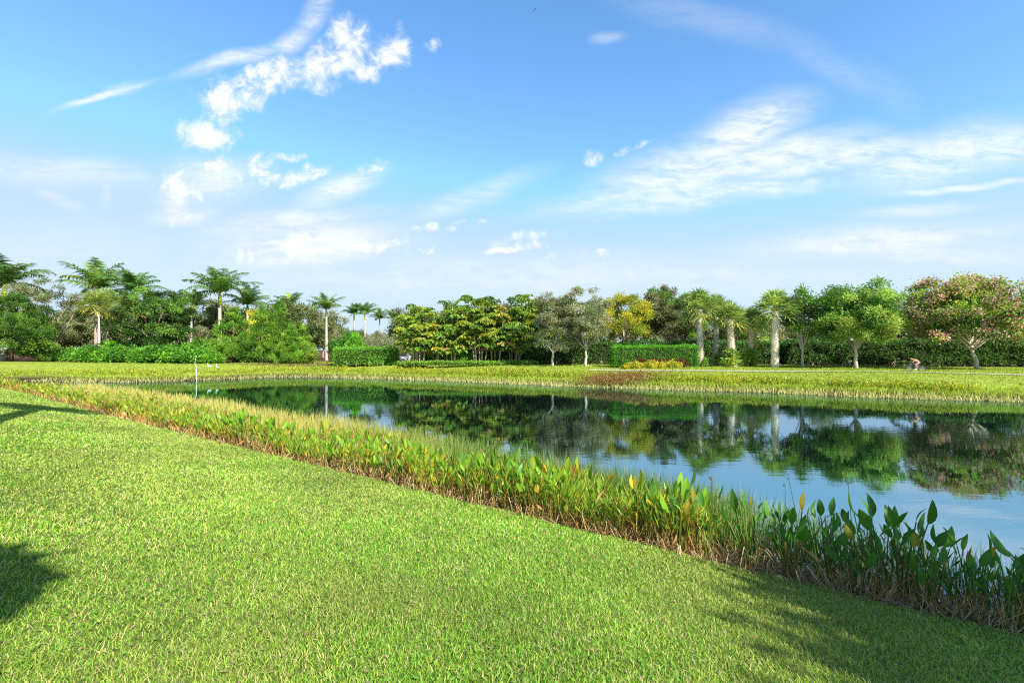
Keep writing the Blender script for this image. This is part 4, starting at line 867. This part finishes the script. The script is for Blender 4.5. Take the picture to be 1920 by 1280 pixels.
def skin_obj(name, pts, edges, rad, col, mat, parent, root=0):
    me = bpy.data.meshes.new(name); me.from_pydata(pts, edges, []); me.materials.append(flat_mat(name + '_surface', col))
    ca = me.color_attributes.new('Col', 'FLOAT_COLOR', 'POINT'); ca.data.foreach_set('color', np.tile(list(col) + [1], len(pts)).astype(np.float32))
    o = obj(name, me, parent); o.modifiers.new('Skin', 'SKIN'); s_ = o.modifiers.new('Sub', 'SUBSURF'); s_.levels = 1; s_.render_levels = 1
    for v, q in zip(me.skin_vertices[0].data, rad): v.radius = (q, q)
    me.skin_vertices[0].data[root].use_root = True; return o
B0 = [(-.24, 0, .90, .13), (-.05, 0, 1.02, .125), (.15, 0, 1.10, .14), (.24, 0, 1.13, .09), (.31, 0, 1.17, .05), (.40, 0, 1.20, .085), (.47, 0, 1.21, .075)]
E0 = [(0, 1), (1, 2), (2, 3), (3, 4), (4, 5), (5, 6)]
for sg, kx, kz, fx, fz in ((1, .10, .66, .02, .24), (-1, .14, .80, -.22, .42)):
    n0 = len(B0); B0 += [(-.22, .10 * sg, .86, .085), (kx, .13 * sg, kz, .055), (fx - .06, .14 * sg, fz + .1, .035), (fx - .03, .15 * sg, fz, .035), (fx + .14, .16 * sg, fz - .02, .03)]; E0 += [(0, n0), (n0, n0 + 1), (n0 + 1, n0 + 2), (n0 + 2, n0 + 3), (n0 + 3, n0 + 4)]
    n0 = len(B0); B0 += [(.20, .17 * sg, 1.08, .05), (.27, .24 * sg, .98, .038), (.34, .25 * sg, .90, .024), (.37, .25 * sg, .885, .026)]; E0 += [(2, n0), (n0, n0 + 1), (n0 + 1, n0 + 2), (n0 + 2, n0 + 3)]
    for f_ in range(4):
        m0 = len(B0); yy = .25 * sg + (f_ - 1.5) * .02; B0 += [(.395, yy, .888, .009), (.405, yy, .868, .008), (.39, yy, .852, .007)]; E0 += [(n0 + 3, m0), (m0, m0 + 1), (m0 + 1, m0 + 2)]
    m0 = len(B0); B0 += [(.36, .25 * sg - .035 * sg, .872, .01), (.372, .25 * sg - .045 * sg, .858, .008)]; E0 += [(n0 + 3, m0), (m0, m0 + 1)]
body = skin_obj('body', [q[:3] for q in B0], E0, [q[3] for q in B0], (.50, .29, .20), M_skin, pers)
S0 = [(-.2, 0, .92, .145), (-.05, 0, 1.03, .145), (.15, 0, 1.11, .158), (.22, 0, 1.13, .11), (.19, .17, 1.08, .068), (.24, .22, 1.02, .056), (.19, -.17, 1.08, .068), (.24, -.22, 1.02, .056)]
skin_obj('shirt', [q[:3] for q in S0], [(0, 1), (1, 2), (2, 3), (2, 4), (4, 5), (2, 6), (6, 7)], [q[3] for q in S0], (.34, .20, .09), M_cloth, pers)
S0 = [(-.26, 0, .88, .15), (-.16, 0, .94, .148), (-.22, .10, .86, .105), (-.02, .12, .76, .085), (-.22, -.10, .86, .105), (0, -.12, .83, .085)]
skin_obj('shorts', [q[:3] for q in S0], [(0, 1), (0, 2), (2, 3), (0, 4), (4, 5)], [q[3] for q in S0], (.46, .37, .33), M_cloth, pers)
hm = MB(); hm.blob((.40, 0, 1.235), (.115, .098, .085), np.array([.16, .07, .035])); obj('hair', hm.mesh('hair', M_cloth, True), pers)
fm = MB(); fm.blob((.535, 0, 1.20), (.02, .014, .018), np.array([.5, .29, .2]))
for sg in (-1, 1): fm.blob((.505, .032 * sg, 1.225), (.012, .012, .012), np.array([.03, .02, .02])); fm.blob((.40, .086 * sg, 1.2), (.02, .014, .03), np.array([.5, .29, .2]))
fm.blob((.505, 0, 1.165), (.014, .025, .007), np.array([.35, .12, .1])); obj('face', fm.mesh('face', M_skin, True), pers)
for sg, fx, fz in ((1, .02, .24), (-1, -.22, .42)): sh = MB(); sh.blob((fx + .07, .155 * sg, fz - .02), (.13, .05, .05), np.array([.7, .7, .72])); obj('shoe', sh.mesh('shoe', M_cloth, True), pers)

#@@SKY
# ------------------------------------------------------------------ camera, sun, sky
cam = bpy.data.cameras.new('camera'); cam.lens = 36 * F / 1920; cam.sensor_width = 36; cam.clip_end = 5000; cam.clip_start = .05
cam.shift_y = (HY - 640) / 1920
co = obj('camera', cam, None, (0, 0, EYE), (PI / 2, 0, 0)); scene.camera = co
SUN_EL, SUN_AZ = math.radians(37), math.radians(38)      # azimuth: from straight behind the camera towards the right
sv = np.array([math.cos(SUN_EL) * math.sin(SUN_AZ), -math.cos(SUN_EL) * math.cos(SUN_AZ), math.sin(SUN_EL)])
sun = bpy.data.lights.new('sun', 'SUN'); sun.energy = 5.0; sun.angle = math.radians(.5); sun.color = (1, .93, .80)
so = obj('sun', sun, None, (0, -10, 30)); from mathutils import Vector
so.rotation_euler = Vector((-sv[0], -sv[1], -sv[2])).to_track_quat('-Z', 'Y').to_euler()
w = bpy.data.worlds.new('World'); scene.world = w; w.use_nodes = True; nt = w.node_tree; nt.nodes.clear(); N, Lk = nt.nodes.new, nt.links.new
out = N('ShaderNodeOutputWorld'); bgn = N('ShaderNodeBackground'); SKY_S = .10; bgn.inputs['Strength'].default_value = SKY_S; Lk(bgn.outputs[0], out.inputs[0])
sky = N('ShaderNodeTexSky'); sky.sky_type = 'NISHITA'; sky.sun_disc = False; sky.sun_elevation = SUN_EL; sky.sun_rotation = math.atan2(sv[0], sv[1]); sky.air_density = 1.0; sky.dust_density = .6; sky.ozone_density = 1.5
tc = N('ShaderNodeTexCoord'); sx = N('ShaderNodeSeparateXYZ'); Lk(tc.outputs['Generated'], sx.inputs[0])
def mth(op, a, b=None, clamp=False):
    n = N('ShaderNodeMath'); n.operation = op; n.use_clamp = clamp
    for s_, v in zip(n.inputs, (a, b)):
        if v is None: continue
        if isinstance(v, (int, float)): s_.default_value = v
        else: Lk(v, s_)
    return n.outputs[0]
yy = mth('MAXIMUM', sx.outputs['Y'], .08)
U = mth('DIVIDE', sx.outputs['X'], yy); V = mth('DIVIDE', sx.outputs['Z'], yy)
uv = N('ShaderNodeCombineXYZ'); Lk(U, uv.inputs[0]); Lk(V, uv.inputs[1])
def warp(scale, amt):
    n = N('ShaderNodeTexNoise'); n.inputs['Scale'].default_value = scale; n.inputs['Detail'].default_value = 4; Lk(uv.outputs[0], n.inputs[0])
    s_ = N('ShaderNodeVectorMath'); s_.operation = 'SUBTRACT'; Lk(n.outputs['Color'], s_.inputs[0]); s_.inputs[1].default_value = (.5, .5, .5)
    m_ = N('ShaderNodeVectorMath'); m_.operation = 'SCALE'; Lk(s_.outputs[0], m_.inputs[0]); m_.inputs['Scale'].default_value = amt
    a_ = N('ShaderNodeVectorMath'); a_.operation = 'ADD'; Lk(uv.outputs[0], a_.inputs[0]); Lk(m_.outputs[0], a_.inputs[1]); return a_.outputs[0]
uv_c = warp(14, .045); uv_s = warp(5, .05)
def blobmask(src, lst, grow=1.0):
    tot = None
    for (px, py, rx, ry, ang, s_) in lst:
        mp = N('ShaderNodeMapping'); mp.vector_type = 'TEXTURE'; Lk(src, mp.inputs[0])
        mp.inputs['Location'].default_value = ((px - CX) / F, (HY - py) / F, 0); mp.inputs['Rotation'].default_value = (0, 0, math.radians(ang)); mp.inputs['Scale'].default_value = (rx * grow / F, ry * grow / F, 1)
        ln = N('ShaderNodeVectorMath'); ln.operation = 'LENGTH'; Lk(mp.outputs[0], ln.inputs[0])
        mr = N('ShaderNodeMapRange'); mr.interpolation_type = 'SMOOTHSTEP'; mr.inputs[1].default_value = 1.35; mr.inputs[2].default_value = .15; mr.inputs[3].default_value = 0; mr.inputs[4].default_value = s_; Lk(ln.outputs['Value'], mr.inputs[0])
        tot = mr.outputs[0] if tot is None else mth('MAXIMUM', tot, mr.outputs[0])
    return tot
def noise(src, scale, det, sc=(1, 1, 1), rot=0, rough=.55, dist=0):
    mp = N('ShaderNodeMapping'); mp.inputs['Scale'].default_value = sc; mp.inputs['Rotation'].default_value = (0, 0, math.radians(rot)); Lk(src, mp.inputs[0])
    n = N('ShaderNodeTexNoise'); n.inputs['Scale'].default_value = scale; n.inputs['Detail'].default_value = det; n.inputs['Roughness'].default_value = rough; n.inputs['Distortion'].default_value = dist; Lk(mp.outputs[0], n.inputs[0]); return n.outputs['Fac']
def mapr(v, a, b, c=0, d=1, sm=True):
    n = N('ShaderNodeMapRange'); n.interpolation_type = 'SMOOTHSTEP' if sm else 'LINEAR'; n.inputs[1].default_value = a; n.inputs[2].default_value = b; n.inputs[3].default_value = c; n.inputs[4].default_value = d; Lk(v, n.inputs[0]); return n.outputs[0]
CUM = [(735, 98, 36, 30, 0, 1), (745, 58, 14, 20, 0, .7), (660, 95, 36, 52, 20, 1), (640, 42, 20, 26, 20, .8), (685, 125, 26, 24, 0, 1), (603, 125, 42, 40, 0, 1), (545, 130, 40, 30, 0, 1), (500, 148, 40, 30, 0, 1), (428, 187, 66, 38, 10, 1), (562, 76, 26, 18, 0, .75), (387, 255, 52, 28, 0, 1), (385, 310, 60, 20, 0, .85), (478, 325, 44, 34, 15, .85), (340, 352, 52, 44, 25, .8), (610, 464, 190, 26, 2, .72), (590, 328, 46, 15, 8, .9), (530, 338, 40, 16, 0, .75), (700, 318, 26, 18, 25, .85), (535, 298, 34, 9, 0, .7), (778, 431, 13, 8, 0, .72), (810, 424, 18, 8, 6, .75), (850, 425, 15, 6, 0, .72), (868, 412, 20, 6, 6, .68), (905, 411, 9, 6, 0, .65), (700, 462, 75, 15, 0, .95), (800, 466, 20, 7, 0, .8), (960, 461, 58, 9, 5, .95), (985, 443, 60, 9, 8, .7), (1112, 294, 16, 16, -10, .62), (1165, 284, 16, 8, 15, .6), (1205, 271, 24, 7, 18, .6), (812, 87, 18, 13, -20, .6), (345, 410, 55, 12, 8, .7), (1090, 478, 75, 12, -3, .7)]
CIR = [(440, 114, 125, 16, 16, .85), (545, 74, 62, 22, 32, .85), (592, 24, 58, 26, 55, .7), (190, 178, 105, 9, 15, .9), (230, 165, 40, 14, 10, .5), (1180, 360, 190, 30, 12, .8), (1290, 320, 210, 62, 14, 1), (1390, 255, 160, 60, 24, 1), (1440, 300, 240, 40, 12, 1), (1560, 300, 280, 36, 12, .9), (1760, 290, 220, 60, 14, .9), (1880, 270, 120, 50, 12, .85), (1330, 360, 300, 26, 4, .9), (1260, 380, 240, 24, 6, .7), (330, 365, 45, 60, -20, .8), (400, 335, 120, 52, 0, .85), (640, 355, 100, 30, 25, .85), (565, 462, 215, 52, 3, 1.0), (560, 450, 130, 30, 4, 1.0), (345, 400, 80, 24, 5, .7), (540, 420, 190, 26, 5, .8), (1640, 455, 300, 38, 4, .75), (1720, 395, 130, 16, 6, .7), (1800, 348, 200, 10, 6, .8), (1750, 480, 260, 30, 0, .6), (1330, 36, 190, 38, -13, .24), (1560, 120, 180, 34, -32, .22), (1660, 170, 90, 40, -40, .16), (1140, 70, 40, 12, 8, .4), (120, 320, 240, 36, -6, .6), (110, 370, 60, 14, -30, .5), (197, 345, 14, 55, -5, .45), (880, 370, 160, 26, 20, .6), (100, 470, 300, 60, 0, .35), (1000, 520, 900, 45, 0, .55)]
cm = blobmask(uv_c, CUM, 1.3); cn = noise(uv.outputs[0], 19, 11, rough=.68, dist=.4)
cum = mapr(mth('ADD', mth('MULTIPLY', cm, .6), mth('MULTIPLY', mth('SUBTRACT', cn, .5), 1.9)), .06, .80)
cum = mth('MULTIPLY', cum, mapr(cm, .02, .3))
sm_ = blobmask(uv_s, CIR); sn = noise(uv_s, 5, 9, (1, 6.5, 1), -14, .62, .6); sn2 = noise(uv_s, 9, 7, (1.2, 4, 1), -18, .6, 1.2)
sn3 = noise(uv_s, 24, 8, (1, 4.5, 1), -20, .65, .8)
cir = mth('MULTIPLY', sm_, mapr(mth('ADD', mth('ADD', mth('MULTIPLY', sn, .5), mth('MULTIPLY', sn2, .25)), mth('MULTIPLY', sn3, .3)), .30, .62, .16, 1.0))
cov = mth('MINIMUM', mth('MAXIMUM', cum, mth('MULTIPLY', cir, .88)), .97)
hz = mapr(sx.outputs['Z'], .0, .36, .58, 0.0)      # pale humid air near the horizon
front = mapr(sx.outputs['Y'], .02, .2)
# tint of the clear sky
hs = N('ShaderNodeHueSaturation'); hs.inputs['Hue'].default_value = .497; hs.inputs['Saturation'].default_value = 1.17; hs.inputs['Value'].default_value = 1.3; Lk(sky.outputs[0], hs.inputs['Color'])
m0 = N('ShaderNodeMix'); m0.data_type = 'RGBA'; m0.blend_type = 'MULTIPLY'; m0.inputs['Factor'].default_value = 1; Lk(hs.outputs[0], m0.inputs['A']); m0.inputs['B'].default_value = (.93, 1.05, 1.13, 1)
md_ = N('ShaderNodeMix'); md_.data_type = 'RGBA'; md_.blend_type = 'DARKEN'; md_.inputs['Factor'].default_value = 1; Lk(m0.outputs['Result'], md_.inputs['A']); md_.inputs['B'].default_value = (2.5, 3.5, 4.75, 1)
m1 = N('ShaderNodeMix'); m1.data_type = 'RGBA'; Lk(hz, m1.inputs['Factor']); Lk(md_.outputs['Result'], m1.inputs['A']); m1.inputs['B'].default_value = (3.65, 4.5, 4.85, 1)
m2 = N('ShaderNodeMix'); m2.data_type = 'RGBA'; Lk(mth('MULTIPLY', cov, front), m2.inputs['Factor']); Lk(m1.outputs['Result'], m2.inputs['A']); mc = N('ShaderNodeMix'); mc.data_type = 'RGBA'; mc.inputs['A'].default_value = (4.05, 4.4, 4.75, 1); mc.inputs['B'].default_value = (5.0, 5.1, 5.15, 1); Lk(mapr(mth('ADD', mth('MULTIPLY', cn, .7), mth('MULTIPLY', cov, .45)), .40, .75), mc.inputs['Factor']); Lk(mc.outputs['Result'], m2.inputs['B'])
Lk(m2.outputs['Result'], bgn.inputs['Color'])
scene.cycles.use_denoising = False; scene.cycles.filter_width = 1.15; scene.cycles.max_bounces = 6; scene.cycles.sample_clamp_indirect = 4
vs = scene.view_settings; vs.view_transform = 'Standard'; vs.look = 'None'; vs.exposure = 1.1; vs.gamma = 1
